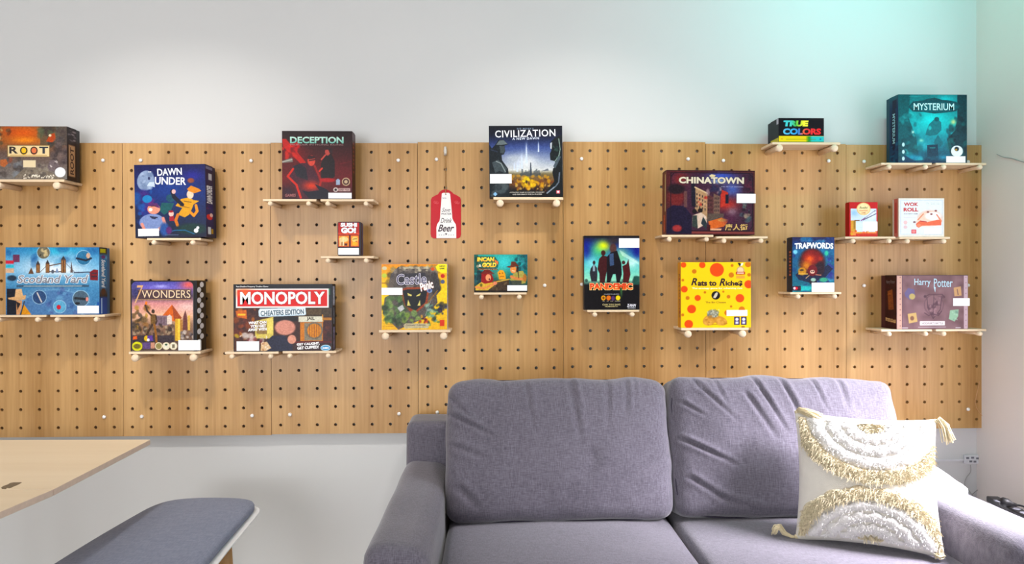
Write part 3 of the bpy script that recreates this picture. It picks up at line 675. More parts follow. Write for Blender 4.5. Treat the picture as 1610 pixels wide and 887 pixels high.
def t_dec(s):
    g = lambda u, v: (110, 176, 160) if v < .5 else (176, 214, 200)
    s.text('DECEPTION', (272, 148, 772, 210), g, .03).text('MURDER IN HONG KONG', (276, 217, 768, 229), (150, 110, 110), .0)
    s.text('GREY FOX', (728, 636, 826, 654), (80, 30, 36), .02).text('GAMES', (225, 684, 325, 712), (150, 90, 90), .03, .2)
def sd_dec(c): c.fill((60, 18, 24)).rect(10, 40, 90, 120, (120, 110, 120), .6); [c.rect(30, 150+k*60, 75, 180+k*60, (170, 90, 90), .7) for k in range(8)]
def p_sushi(c):
    c.fill((34, 16, 26)); c.rect(300, 192, 605, 365, (176, 44, 34)).rect(300, 345, 605, 375, (206, 84, 50)).rect(300, 380, 460, 550, (190, 60, 40)).rect(476, 380, 600, 550, (196, 66, 40))
    c.rect(308, 388, 452, 542, (226, 150, 60)).rect(484, 388, 592, 542, (226, 150, 60))
    c.ell(380, 440, 66, 42, (226, 206, 150), .3).rect(318, 440, 345, 535, (230, 190, 150)).rect(362, 440, 384, 535, (226, 206, 170)).rect(348, 480, 360, 535, (50, 30, 30)).rect(388, 500, 430, 535, (90, 30, 30)).ell(540, 440, 46, 40, (226, 196, 120), .3).ell(540, 505, 36, 28, (232, 180, 60), .4).line([(510, 440), (570, 430)], 8, (120, 84, 50)).ell(560, 470, 10, 8, (150, 50, 40))
    c.noise(3, 14, 14)
def t_sushi(s): s.text('SUSHI', (335, 196, 572, 256), (238, 240, 244), .06, 0, 0, ((50, 16, 28), .02)).text('GO!', (340, 262, 558, 350), (238, 240, 244), .07, 0, 0, ((50, 16, 28), .02))
def p_castle(c):
    c.fill((230, 190, 20)); c.vg([(0, (222, 150, 24)), (.15, (232, 176, 20)), (.4, (238, 206, 24)), (1, (226, 180, 30))])
    c.poly([(120, 330), (150, 190), (220, 120), (510, 118), (600, 170), (630, 350), (590, 400), (600, 470), (480, 620), (220, 735), (70, 580), (90, 420), (130, 400)], (96, 88, 84))
    c.blobs(2, 34, (130, 130, 620, 330), [(72, 68, 70), (140, 132, 124), (110, 100, 92), (56, 52, 54)], 16, 44).rect(230, 118, 510, 140, (180, 172, 150)).blobs(12, 14, (230, 120, 520, 165), [(196, 188, 166), (120, 110, 100)], 10, 26)
    c.poly([(205, 190), (480, 175), (500, 290), (210, 305)], (58, 56, 64)).poly([(580, 170), (630, 350), (560, 400), (520, 300), (540, 190)], (70, 66, 66))
    c.poly([(232, 345), (300, 320), (450, 318), (520, 350), (500, 480), (380, 580), (280, 520)], (150, 74, 40)).poly([(262, 352), (310, 340), (445, 338), (500, 362), (480, 470), (385, 550), (290, 500)], (20, 24, 30))
    c.poly([(308, 375), (352, 395), (346, 408), (315, 400)], (222, 210, 130)).poly([(392, 405), (438, 374), (430, 400), (398, 410)], (222, 210, 130)).poly([(305, 500), (315, 440), (340, 500)], (216, 206, 130)).poly([(405, 500), (430, 445), (434, 500)], (216, 206, 130))
    c.blobs(3, 40, (80, 410, 280, 680), [(96, 130, 76), (60, 84, 56), (130, 160, 90), (46, 60, 44), (80, 110, 66)], 16, 46).blobs(4, 20, (250, 590, 430, 680), [(130, 160, 70), (150, 170, 96), (70, 90, 60)], 10, 28).blobs(5, 28, (490, 490, 610, 690), [(110, 150, 140), (150, 180, 160), (50, 66, 66), (70, 120, 80)], 10, 30)
    c.poly([(210, 520), (260, 490), (280, 530), (240, 560)], (190, 190, 190)).blobs(6, 10, (420, 600, 500, 680), [(190, 60, 40), (226, 170, 60), (60, 30, 20)], 8, 20).blobs(7, 12, (620, 470, 685, 600), [(40, 50, 110), (24, 28, 60), (80, 60, 60)], 10, 30).line([(500, 480), (600, 350)], 7, (160, 120, 50)).line([(480, 600), (540, 440)], 5, (150, 150, 150)).ell(522, 352, 26, 22, (130, 150, 190)).ell(522, 352, 12, 12, (60, 70, 110))
    c.ell(372, 575, 30, 34, (120, 140, 90), .3).poly([(270, 690), (290, 672), (520, 676), (510, 722), (280, 725)], (190, 180, 150)).noise(3, 9, 16)
    c.poly([(580, 120), (610, 92), (692, 92), (692, 180), (640, 180), (600, 160)], (242, 226, 20)).ell(650, 210, 20, 20, (190, 50, 40)).ell(650, 266, 20, 20, (90, 100, 130)).rect(622, 640, 665, 700, (206, 70, 30)).poly([(530, 140), (560, 120), (575, 150), (550, 160)], (206, 96, 30))
    c.ell(88, 133, 24, 18, (210, 200, 170)).ell(86, 205, 24, 22, (190, 200, 90)).line([(64, 278), (112, 278)], 8, (140, 90, 20)).line([(75, 700), (175, 700)], 3, (160, 110, 20)).line([(105, 682), (165, 682)], 3, (160, 110, 20))
def t_castle(s):
    s.text('Castle', (205, 190, 492, 290), (72, 70, 96), .0, .05, 2, ((214, 208, 220), .035)).text('Panic', (425, 262, 560, 345), (242, 236, 230), .04, .2, 17, ((150, 40, 30), .02))
    s.text('Fantasy Edition', (294, 684, 484, 698), (60, 50, 50), .02).text('NEW!', (618, 106, 672, 122), (60, 80, 30), .03).text('GAME', (620, 128, 668, 144), (60, 80, 30), .03)
def sd_castle(c): c.fill((206, 200, 200)).blobs(3, 26, (0, 0, 100, 700), [(120, 110, 110), (90, 40, 40), (180, 174, 180), (70, 66, 80)], 14, 34).rect(20, 420, 80, 980, (176, 168, 190)).noise(2, 20, 30)
def p_civ(c):
    c.fill((14, 20, 30)); c.vg([(0, (14, 18, 32)), (.12, (16, 24, 48)), (.3, (70, 88, 140)), (.48, (150, 160, 180)), (.62, (206, 208, 206)), (.68, (120, 110, 80)), (.8, (120, 84, 50)), (.9, (40, 30, 28)), (1, (14, 16, 20))])
    c.glow(430, 420, 150, 110, (226, 228, 226), .8).glow(300, 380, 110, 50, (196, 200, 202), .6)
    for x, y, h_, w in ((432, 230, 200, 12), (545, 225, 100, 7), (388, 330, 150, 10), (345, 400, 110, 9), (320, 420, 70, 8), (362, 380, 100, 6)):
        c.poly([(x-w, y+h_), (x, y), (x+w, y+h_)], (206, 216, 226)).glow(x, y+h_*.4, w*1.5, h_*.5, (200, 212, 232), .5)
    c.poly([(462, 540), (466, 425), (474, 420), (482, 540)], (60, 70, 84))
    r = random.Random(2)
    for k in range(26):
        x = 370+k*7.5; c.rect(x, r.uniform(480, 525), x+5, 552, (70, 80, 90))
    c.blobs(3, 60, (285, 545, 680, 690), [(196, 150, 60), (120, 70, 40), (216, 186, 110), (92, 60, 40), (206, 160, 50)], 8, 24).blobs(4, 16, (390, 570, 520, 640), [(232, 206, 50), (214, 176, 30)], 12, 26).ell(430, 605, 8, 16, (60, 50, 30)).poly([(570, 505), (630, 480), (640, 500)], (110, 116, 124))
    # statue profiles at both sides
    g1, g2, g3 = (74, 84, 88), (110, 120, 122), (30, 38, 44)
    c.poly([(85, 250), (110, 290), (150, 245), (170, 210), (215, 205), (262, 250), (228, 262), (235, 310), (222, 345), (200, 350), (205, 400), (260, 480), (270, 600), (270, 745), (85, 745)], g3)
    c.poly([(150, 255), (180, 215), (220, 212), (258, 248), (200, 256)], g2).poly([(180, 265), (228, 268), (232, 310), (215, 340), (190, 330)], g1).poly([(110, 420), (170, 395), (250, 480), (230, 520), (180, 500), (140, 520)], g1).line([(150, 410), (195, 430), (235, 510)], 8, (150, 160, 160)).ell(190, 660, 62, 56, g1, .3).blobs(8, 10, (100, 540, 260, 740), [(90, 98, 100), (50, 58, 62)], 14, 36).line([(100, 300), (160, 320)], 10, (50, 60, 80))
    c.poly([(768, 160), (700, 190), (660, 230), (650, 270), (665, 310), (650, 340), (655, 400), (690, 410), (720, 440), (680, 480), (672, 520), (690, 600), (640, 660), (600, 745), (768, 745)], (22, 30, 34)).line([(735, 200), (748, 300), (735, 360), (695, 415)], 7, (150, 170, 160)).poly([(655, 240), (672, 235), (668, 300), (655, 290)], (190, 196, 200)).poly([(735, 360), (755, 370), (700, 480), (680, 460)], (84, 96, 104)).line([(740, 520), (730, 610), (700, 650)], 12, (110, 120, 132)).line([(690, 655), (610, 720)], 12, (150, 160, 170)).blobs(9, 6, (670, 260, 720, 380), [(60, 90, 80), (40, 60, 60)], 8, 20)
    c.poly([(265, 745), (285, 690), (600, 690), (640, 745)], (22, 20, 20)).noise(3, 8, 10)
    c.poly([(138, 697), (158, 718), (138, 738), (118, 718)], (150, 190, 220)).rect(708, 686, 742, 716, (226, 120, 130)).ell(725, 700, 9, 9, (245, 240, 240))
def t_civ(s):
    w_ = (240, 242, 246)
    s.text('CIVILIZATION', (142, 116, 704, 182), w_, .012, 0, 1.2, None, space=1.1).text('A NEW DAWN', (302, 186, 550, 208), (214, 222, 236), .02, 0, 1.2, None, space=1.2).text("SID MEIER'S", (345, 97, 500, 112), (120, 140, 166), .01, space=1.3)
    s.text('A STRATEGY GAME OF CULTURE, CONQUEST', (272, 698, 596, 710), (196, 190, 180), .02).text('AND DIPLOMACY FOR 2-4 PLAYERS', (298, 716, 574, 728), (196, 190, 180), .02)
def p_inca(c):
    c.fill((30, 110, 110)); c.vg([(0, (60, 160, 150)), (.3, (50, 160, 160)), (.7, (40, 96, 90)), (1, (50, 44, 30))])
    c.glow(580, 260, 160, 170, (90, 206, 206), .9).rect(143, 142, 200, 420, (20, 70, 60), .6).rect(870, 142, 928, 420, (24, 100, 96), .6).blobs(2, 26, (760, 150, 920, 380), [(30, 90, 100), (60, 130, 140), (20, 70, 74)], 16, 44).blobs(3, 24, (150, 390, 260, 600), [(20, 50, 60), (40, 90, 100), (14, 36, 44)], 14, 40).glow(440, 430, 110, 60, (80, 140, 130), .6)
    c.poly([(300, 560), (660, 520), (660, 690), (380, 700)], (76, 60, 44)).blobs(4, 18, (400, 560, 660, 700), [(90, 74, 50), (54, 42, 32), (120, 100, 66)], 12, 34).line([(470, 560), (660, 520)], 18, (196, 166, 80))
    # golden idol
    c.glow(540, 450, 80, 90, (236, 200, 90), .8).poly([(485, 420), (520, 380), (570, 385), (600, 440), (610, 520), (510, 525), (500, 460)], (226, 166, 40)).ell(520, 430, 12, 10, (150, 90, 20)).ell(560, 425, 12, 10, (150, 90, 20)).line([(520, 480), (580, 475)], 10, (150, 84, 20))
    # explorer at the left
    c.poly([(160, 690), (170, 620), (250, 560), (420, 570), (430, 620), (330, 700)], (206, 176, 76)).poly([(245, 560), (250, 440), (300, 420), (400, 440), (430, 520), (400, 570), (300, 590)], (150, 30, 28)).ell(350, 495, 40, 52, (226, 160, 120)).poly([(230, 440), (290, 380), (370, 380), (445, 440), (360, 430), (290, 440)], (120, 40, 30)).line([(170, 640), (290, 660), (440, 590)], 36, (214, 150, 90)).ell(450, 580, 30, 26, (214, 140, 110)).ell(366, 520, 11, 14, (80, 20, 30)).ell(245, 610, 20, 26, (120, 110, 40), .4)
    # explorer at the right
    c.poly([(790, 400), (860, 390), (905, 480), (900, 580), (800, 600), (700, 600), (670, 520), (720, 440)], (166, 160, 90)).ell(722, 375, 48, 56, (216, 150, 90)).poly([(615, 330), (680, 310), (690, 250), (750, 250), (780, 300), (810, 320), (740, 330), (660, 345)], (110, 56, 36)).poly([(770, 320), (800, 330), (790, 420), (760, 400)], (60, 34, 30)).line([(690, 480), (760, 510), (880, 520)], 40, (206, 140, 90)).line([(790, 400), (800, 500)], 12, (80, 56, 40)).rect(670, 540, 840, 610, (50, 60, 64), .8).line([(700, 390), (745, 395)], 8, (240, 220, 190)).ell(890, 500, 30, 60, (176, 120, 60), .5)
    c.rect(143, 690, 928, 720, (34, 22, 20), .8).poly([(190, 360), (200, 350), (480, 355), (490, 378), (200, 380)], (96, 60, 40)).poly([(150, 180), (180, 165), (450, 175), (510, 260), (490, 345), (180, 350)], (40, 60, 40), .6).poly([(440, 215), (500, 250), (495, 300), (450, 260)], (216, 130, 80)).ell(196, 320, 22, 22, (150, 150, 130), .4).noise(3, 11, 12)
def t_inca(s):
    y = lambda u, v: (240, 176, 40) if v < .5 else (244, 226, 70)
    s.text('INCAN', (185, 182, 440, 248), y, .06, .1, 0, ((70, 50, 20), .03)).text('GOLD', (262, 265, 470, 336), y, .06, .1, 0, ((70, 50, 20), .03)).text('&', (210, 290, 250, 330), (220, 220, 200), .03)
    s.text('The Legendary Mine', (205, 360, 480, 374), (200, 170, 120), .01)
def p_pand(c):
    c.fill((16, 20, 60)); c.vg([(0, (20, 20, 36)), (.12, (24, 40, 130)), (.35, (90, 190, 190)), (.6, (160, 216, 190)), (.66, (40, 60, 60)), (.72, (12, 12, 20)), (1, (10, 8, 14))])
    c.glow(140, 200, 60, 130, (30, 36, 140), .95).glow(620, 210, 60, 120, (24, 32, 130), .95).glow(250, 200, 110, 110, (90, 200, 130), .8).glow(300, 160, 90, 70, (222, 230, 60), .95).glow(470, 260, 90, 120, (150, 206, 160), .8).glow(570, 330, 90, 70, (206, 236, 226), .9).glow(180, 330, 70, 80, (150, 214, 220), .8)
    c.poly([(450, 200), (640, 320), (640, 345), (480, 260)], (220, 240, 226), .5).rect(108, 65, 645, 84, (22, 20, 26)).glow(400, 110, 80, 60, (60, 50, 50), .95)
    c.blobs(2, 14, (120, 480, 640, 540), [(40, 70, 70), (60, 100, 90), (30, 50, 50)], 12, 30).rect(590, 460, 645, 540, (30, 80, 70), .8)
    # four silhouettes
    k = (22, 16, 26)
    c.ell(296, 232, 22, 26, (70, 30, 26)).poly([(255, 290), (290, 255), (330, 265), (350, 340), (325, 430), (310, 520), (262, 520), (258, 430), (240, 390)], (70, 26, 30)).ell(392, 190, 32, 50, (90, 60, 56), .4)
    c.poly([(330, 270), (370, 225), (430, 210), (470, 330), (475, 440), (455, 520), (425, 520), (415, 440), (390, 440), (360, 520), (330, 520)], k).poly([(355, 240), (395, 235), (400, 350), (360, 360)], (90, 120, 160), .7)
    c.ell(207, 325, 14, 18, (60, 44, 50)).poly([(175, 380), (205, 340), (235, 375), (240, 440), (235, 510), (180, 510), (165, 430)], (50, 50, 60)).poly([(195, 350), (215, 350), (215, 410), (195, 410)], (150, 170, 180)).ell(492, 325, 17, 18, (70, 30, 30)).poly([(480, 360), (520, 340), (540, 290), (548, 350), (560, 440), (540, 520), (485, 520), (490, 430)], (84, 26, 30))
    c.poly([(108, 540), (645, 545), (645, 783), (108, 783)], (14, 10, 18)).glow(470, 600, 16, 90, (90, 160, 90), .7)
    for x, col in ((297, (226, 170, 40)), (347, (206, 120, 30)), (438, (226, 206, 40))): c.ell(x, 669, 22, 24, col)
    c.ell(391, 672, 18, 24, (90, 60, 110)).poly([(297, 652), (312, 669), (297, 686), (282, 669)], (120, 70, 20)).noise(3, 9, 8)
def t_pand(s):
    f = lambda u, v: (226, 90, 20) if v < .5 else (214, 50, 26)
    s.text('PANDEMIC', (166, 526, 580, 590), f, .05, 0, 0, ((246, 226, 150), .045)).text('CAN YOU SAVE', (288, 726, 460, 742), (190, 176, 120), .02, space=1.1).text('HUMANITY?', (312, 746, 436, 758), (190, 176, 120), .02)
    s.text('Z-MAN', (524, 728, 612, 756), (206, 206, 214), .05, .2).text('GAMES', (530, 762, 608, 772), (190, 190, 200), .02).text('A GAME BY M. LEACOCK', (302, 628, 450, 637), (180, 180, 190), .02).text('8+   45   2-4   GAME', (290, 696, 460, 704), (170, 160, 140), .02)
def p_china(c):
    c.fill((84, 40, 44)).rect(205, 135, 1000, 715, (40, 24, 36))
    c.rect(212, 142, 993, 708, (70, 40, 60)).glow(700, 170, 190, 60, (70, 100, 190), .9).glow(800, 300, 120, 110, (90, 120, 190), .8).glow(300, 200, 110, 90, (140, 50, 44), .8).glow(750, 450, 160, 90, (176, 60, 50), .9).glow(660, 220, 110, 40, (150, 180, 214), .8)
    c.poly([(440, 280), (560, 340), (560, 600), (440, 500)], (170, 140, 110)).poly([(560, 345), (620, 380), (615, 620), (560, 600)], (96, 60, 60)).poly([(620, 340), (680, 370), (680, 600), (620, 610)], (120, 96, 84)).poly([(690, 300), (760, 330), (760, 450), (690, 480)], (176, 66, 54)).poly([(400, 170), (440, 180), (450, 480), (410, 470)], (30, 28, 44))
    for k in range(4):
        for j in range(4): c.rect(455+k*26, 340+j*40+k*10, 466+k*26, 362+j*40+k*10, (56, 44, 50))
    for k in range(3):
        for j in range(4): c.rect(630+k*17, 380+j*40, 638+k*17, 402+j*40, (56, 40, 46)); c.rect(570+k*15, 400+j*44, 577+k*15, 424+j*44, (50, 30, 36))
    c.line([(440, 280), (560, 340)], 12, (206, 184, 150)).blobs(2, 12, (450, 380, 550, 460), [(176, 50, 44), (196, 160, 130)], 8, 18).rect(735, 350, 765, 440, (30, 30, 50)).blobs(3, 14, (560, 250, 690, 350), [(50, 50, 80), (170, 150, 150), (34, 44, 66)], 12, 34)
    c.ell(260, 380, 80, 100, (110, 44, 44), .5).ell(260, 300, 84, 50, (40, 24, 34), .4).poly([(165, 745), (170, 500), (230, 460), (340, 470), (410, 560), (410, 745)], (34, 26, 54)).ell(270, 690, 46, 34, (150, 60, 60), .4).rect(335, 320, 365, 480, (120, 90, 80), .7)
    c.rect(560, 540, 720, 620, (96, 84, 76)).poly([(570, 620), (700, 580), (760, 620), (720, 670), (590, 700)], (196, 110, 60)).ell(710, 605, 52, 15, (190, 140, 80), .3).poly([(590, 690), (700, 690), (690, 712), (590, 712)], (214, 170, 140)).glow(800, 520, 70, 60, (140, 120, 130), .8).glow(780, 600, 80, 60, (90, 40, 70), .8)
    c.ell(437, 520, 22, 24, (30, 22, 28)).ell(492, 512, 24, 22, (36, 24, 26)).poly([(420, 560), (500, 530), (550, 570), (560, 640), (470, 690), (415, 640)], (206, 186, 170)).poly([(420, 560), (460, 560), (470, 690), (415, 670)], (60, 70, 66)).poly([(520, 570), (560, 640), (550, 700), (500, 640)], (50, 60, 66))
    c.blobs(5, 20, (880, 440, 985, 620), [(70, 90, 96), (40, 30, 44), (150, 140, 120)], 10, 28).rect(900, 150, 993, 330, (60, 30, 50), .6).blobs(6, 14, (890, 160, 990, 440), [(90, 40, 60), (40, 24, 44)], 14, 34).rect(560, 655, 590, 715, (70, 20, 30))
    c.noise(3, 9, 12)
    for a, b in (((207, 135), (207, 715)), ((1000, 180), (1000, 670)), ((240, 137), (960, 137)), ((410, 712), (960, 712)), ((207, 180), (240, 137)), ((960, 137), (1000, 180)), ((1000, 670), (960, 712))): c.line([a, b], 7, (30, 20, 34))
    c.rect(160, 112, 1022, 122, (60, 26, 30)).rect(410, 722, 1022, 740, (130, 70, 66)).poly([(575, 165), (600, 150), (640, 160), (610, 200)], (214, 200, 160))
def t_china(s):
    s.text('CHINATOWN', (285, 178, 912, 244), (206, 196, 170), .045, 0, 0, ((40, 34, 46), .035), space=1.05).text('唐人街', (732, 642, 950, 708), (206, 170, 96), .02, 0, 0, ((40, 24, 30), .02)).text('THE ART OF DEALING', (690, 268, 905, 278), (150, 150, 180), .01)
def sd_china(c): c.fill((96, 26, 24)).rect(60, 60, 78, 640, (206, 190, 150)).rect(30, 700, 70, 950, (190, 60, 40), .6).rect(0, 0, 100, 30, (70, 20, 22))
def p_rats(c):
    c.fill((238, 206, 10))
    o1, o2 = (222, 96, 12), (206, 130, 20)
    for x, y, r, k in ((488, 156, 70, 0), (155, 105, 28, 0), (342, 106, 32, 0), (262, 172, 23, 1), (632, 210, 27, 1), (640, 112, 15, 1), (800, 100, 30, 1), (810, 208, 18, 1), (805, 306, 42, 0), (162, 355, 34, 0), (195, 446, 20, 1), (296, 446, 31, 0), (368, 388, 13, 1), (552, 382, 11, 1), (604, 434, 19, 1), (718, 450, 43, 0), (235, 560, 44, 0), (206, 715, 43, 0), (737, 566, 31, 1), (630, 535, 12, 1), (590, 600, 28, 1), (146, 620, 15, 1), (148, 262, 14, 1), (146, 770, 20, 1)):
        c.ell(x, y, r, r, o2 if k else o1)
    c.poly([(695, 85), (715, 120), (735, 110), (720, 85)], (40, 36, 40)).poly([(735, 85), (720, 118), (745, 112), (755, 85)], (230, 230, 230)).ell(724, 165, 40, 44, (206, 170, 130)).ell(724, 160, 30, 30, (230, 206, 176)).rect(678, 178, 770, 204, (190, 60, 30)).rect(690, 184, 758, 196, (240, 226, 210)).rect(680, 215, 768, 246, (226, 170, 90))
    c.ell(477, 420, 43, 43, (22, 18, 22)).poly([(450, 440), (470, 400), (490, 385), (498, 400), (488, 430), (470, 450)], (214, 206, 190))
    c.ell(420, 670, 78, 54, (206, 156, 80), .1, -28).ell(520, 680, 74, 44, (200, 150, 74), .1, 24).ell(445, 610, 56, 44, (150, 146, 130), .3).blobs(3, 34, (395, 560, 510, 640), [(206, 206, 190), (110, 120, 116), (150, 150, 130)], 6, 14).line([(400, 725), (590, 712)], 8, (150, 100, 40), .6).blobs(4, 14, (360, 640, 570, 715), [(176, 126, 60), (220, 176, 104)], 10, 24)
    for x in (660, 728): c.rect(x, 640, x+56, 726, (56, 40, 90)); c.rect(x+6, 646, x+50, 720, (70, 56, 110)); c.ell(x+28, 668, 16, 16, (222, 222, 236)); c.rect(x+14, 690, x+42, 714, (214, 214, 232))
    c.rect(732, 740, 766, 752, (120, 80, 20))
def t_rats(s):
    k = (48, 22, 34)
    s.text('R', (230, 240, 290, 316), k, .03, .3).text('ats to', (296, 268, 484, 322), k, .045).text('R', (512, 244, 570, 322), k, .03, .3).text('iche$', (574, 268, 744, 328), k, .045)
    s.text('The strategy game for scheming rats', (240, 338, 742, 358), (246, 240, 200), .03).text('The Big Cheese', (372, 482, 578, 506), (150, 100, 20), .02)
def sd_rats(c): c.fill((214, 150, 20)).ell(40, 260, 40, 26, (206, 120, 30)).ell(60, 760, 30, 20, (206, 96, 20))
def p_true(c):
    c.fill((8, 8, 22)); c.rect(475, 490, 1240, 600, (226, 206, 40))
    m = np.clip((c.X-930)/60, 0, 1)*(c.Y > 495); c.mix(m, (30, 140, 60)); m = np.clip((c.X-985)/50, 0, 1)*(c.Y > 495); c.mix(m, (70, 190, 190))
    c.rect(475, 590, 1240, 600, (90, 110, 20)).line([(600, 549), (1100, 549)], 10, (120, 130, 30), .6).line([(515, 545), (540, 545)], 12, (206, 140, 30)).ell(1180, 545, 16, 14, (40, 120, 160))
def t_true(s):
    hx = lambda st: (lambda u, v: tuple(np.array([np.interp(u, [p for p, _ in st], [q[k] for _, q in st]) for k in range(3)])))
    s.text('TRUE', (552, 212, 978, 318), hx([(0, (60, 190, 200)), (.3, (70, 200, 190)), (.5, (60, 170, 60)), (.62, (150, 200, 50)), (.78, (240, 226, 50)), (1, (244, 232, 60))]), .07, .1)
    s.text('COLORS', (545, 352, 1188, 466), hx([(0, (90, 180, 214)), (.3, (50, 160, 220)), (.44, (40, 110, 200)), (.5, (226, 110, 60)), (.62, (220, 50, 50)), (1, (230, 26, 30))]), .05, .05)
def sd_true(c): c.fill((18, 22, 30)).rect(0, 800, 100, 1000, (200, 190, 50)).rect(75, 0, 100, 230, (190, 190, 200))
def p_trap(c):
    c.fill((24, 60, 110)); c.vg([(0, (40, 36, 84)), (.25, (40, 110, 150)), (.6, (36, 96, 130)), (1, (24, 120, 130))])
    c.blobs(2, 40, (225, 110, 715, 730), [(50, 140, 180), (30, 70, 130), (90, 180, 206), (24, 50, 100), (60, 60, 120)], 16, 60, .6).blobs(3, 10, (580, 250, 715, 560), [(60, 60, 140), (40, 120, 130)], 20, 44)
    c.ell(455, 400, 150, 170, (70, 24, 30), .3).ell(455, 330, 110, 90, (130, 26, 24), .4).glow(430, 350, 70, 60, (232, 110, 40), 1).glow(390, 430, 90, 80, (226, 150, 40), .9).glow(560, 350, 40, 40, (190, 60, 30), .8)
    c.poly([(260, 540), (330, 480), (430, 560), (540, 500), (640, 420), (700, 470), (600, 580), (440, 640), (300, 600)], (28, 34, 66), .9).ell(550, 470, 54, 80, (50, 24, 40), .4)
    c.ell(340, 500, 48, 46, (190, 140, 50), .3).ell(335, 485, 24, 12, (90, 66, 40)).line([(300, 530), (400, 530)], 12, (206, 170, 90)).ell(462, 490, 56, 66, (120, 20, 34), .2).ell(460, 505, 28, 22, (226, 190, 170)).ell(452, 500, 7, 9, (40, 20, 30)).ell(472, 500, 7, 9, (40, 20, 30)).poly([(420, 600), (500, 590), (520, 640), (430, 650)], (34, 24, 40)).ell(470, 600, 30, 22, (160, 190, 176), .4).line([(500, 540), (560, 545)], 10, (200, 140, 120)).line([(385, 580), (420, 550)], 9, (190, 160, 130))
    c.ell(590, 600, 50, 26, (70, 160, 130), .4).ell(260, 270, 26, 26, (140, 206, 226), .6).ell(625, 285, 22, 30, (70, 190, 160), .6).ell(360, 700, 110, 30, (60, 180, 180), .6).line([(330, 140), (620, 140)], 6, (90, 120, 170), .7)
    c.rect(225, 672, 325, 730, (56, 26, 50)).ell(266, 700, 26, 18, (200, 40, 60)).ell(250, 700, 14, 16, (226, 214, 220)).noise(3, 9, 14)
def t_trap(s): s.text('TRAPWORDS', (252, 165, 705, 238), (232, 238, 242), .045, 0, 0, ((30, 50, 90), .02), arch=8)
def sd_trap(c): c.fill((22, 26, 50)); [c.rect(30, 250+k*60, 70, 285+k*60, (190, 110, 80)) for k in range(8)]; c.noise(2, 20, 20)
def p_myst(c):
    c.fill((20, 120, 130)); c.vg([(0, (24, 120, 124)), (.3, (24, 150, 154)), (.55, (36, 160, 168)), (.85, (20, 100, 118)), (1, (14, 66, 84))])
    c.glow(640, 330, 210, 130, (40, 214, 214), .95).glow(760, 150, 120, 60, (60, 200, 206), .8).glow(560, 560, 150, 60, (90, 206, 214), .6)
    c.poly([(345, 103), (450, 103), (430, 300), (500, 480), (520, 660), (345, 708)], (16, 84, 90), .8).poly([(860, 103), (945, 103), (945, 708), (800, 640), (770, 500), (840, 420), (860, 300)], (12, 62, 70), .92).blobs(2, 40, (360, 280, 540, 690), [(20, 96, 104), (50, 150, 154), (14, 70, 80), (90, 190, 190)], 14, 40, .5).blobs(3, 30, (780, 280, 945, 640), [(14, 70, 80), (30, 110, 110), (10, 46, 54)], 14, 40, .6)
    c.poly([(580, 460), (610, 370), (650, 330), (680, 310), (720, 350), (720, 420), (680, 460), (620, 470)], (22, 110, 118), .85).poly([(650, 530), (690, 460), (740, 540), (700, 570)], (22, 110, 120), .8).ell(680, 322, 22, 20, (24, 96, 104)).ell(620, 400, 14, 18, (60, 180, 180), .5)
    c.glow(825, 345, 34, 34, (190, 206, 150), 1).glow(472, 437, 18, 18, (200, 240, 230), 1).glow(545, 510, 30, 20, (170, 226, 200), .8)
    c.poly([(595, 550), (690, 545), (694, 650), (596, 655)], (12, 66, 84)).poly([(618, 572), (668, 572), (664, 580), (620, 580)], (60, 150, 150)).glow(480, 660, 100, 40, (50, 160, 190), .8).glow(740, 660, 60, 30, (70, 170, 200), .7).poly([(345, 708), (400, 640), (480, 690), (600, 680), (760, 700), (760, 708)], (16, 60, 90), .7)
    c.poly([(430, 215), (470, 165), (560, 155), (600, 140), (660, 130), (730, 150), (780, 152), (850, 165), (885, 205), (850, 250), (760, 262), (660, 272), (560, 258), (470, 255)], (12, 84, 92)).ell(660, 212, 205, 42, (20, 104, 112))
    for y in (548, 612, 672): c.ell(388, y, 12, 18, (200, 226, 230), .4)
    c.ell(857, 605, 52, 50, (232, 238, 240)).ell(855, 585, 20, 20, (40, 56, 60), .3).ell(850, 592, 9, 9, (190, 150, 60)).line([(440, 123), (540, 123)], 4, (90, 190, 190), .7).noise(3, 9, 10)
def t_myst(s): s.text('MYSTERIUM', (478, 180, 832, 242), (190, 232, 232), .01, 0, 0, ((10, 60, 70), .035))
def sd_myst(c): c.fill((14, 50, 84)); c.vg([(0, (20, 100, 110)), (.2, (14, 50, 90)), (.7, (20, 64, 100)), (1, (24, 90, 120))]).rect(35, 60, 85, 190, (16, 20, 60)).ell(50, 480, 34, 320, (12, 26, 60)).blobs(2, 14, (0, 700, 100, 1000), [(30, 110, 140), (14, 40, 80)], 12, 30)
def p_red(c):
    c.fill((190, 16, 18)); c.rect(232, 240, 578, 608, (206, 220, 236)).rect(232, 540, 578, 608, (226, 150, 90)).glow(280, 300, 70, 60, (150, 190, 230), .8).glow(500, 330, 110, 90, (232, 236, 242), .8)
    c.rect(232, 400, 300, 560, (206, 160, 70)).rect(282, 396, 352, 410, (120, 90, 60)).rect(270, 410, 292, 520, (150, 120, 50)).rect(300, 430, 560, 560, (214, 226, 242)).blobs(2, 20, (236, 545, 470, 600), [(226, 110, 60), (240, 206, 120), (206, 180, 40), (190, 60, 40)], 8, 22).rect(300, 580, 578, 608, (196, 70, 50))
    c.line([(560, 268), (400, 385)], 14, (130, 130, 146)).line([(572, 310), (400, 396)], 12, (110, 110, 130)).line([(420, 370), (370, 404)], 14, (150, 110, 150)).line([(548, 282), (430, 362)], 5, (236, 236, 244))
    c.ell(404, 244, 94, 86, (226, 196, 140)).ell(404, 244, 82, 74, (240, 220, 176)).noise(3, 12, 6)
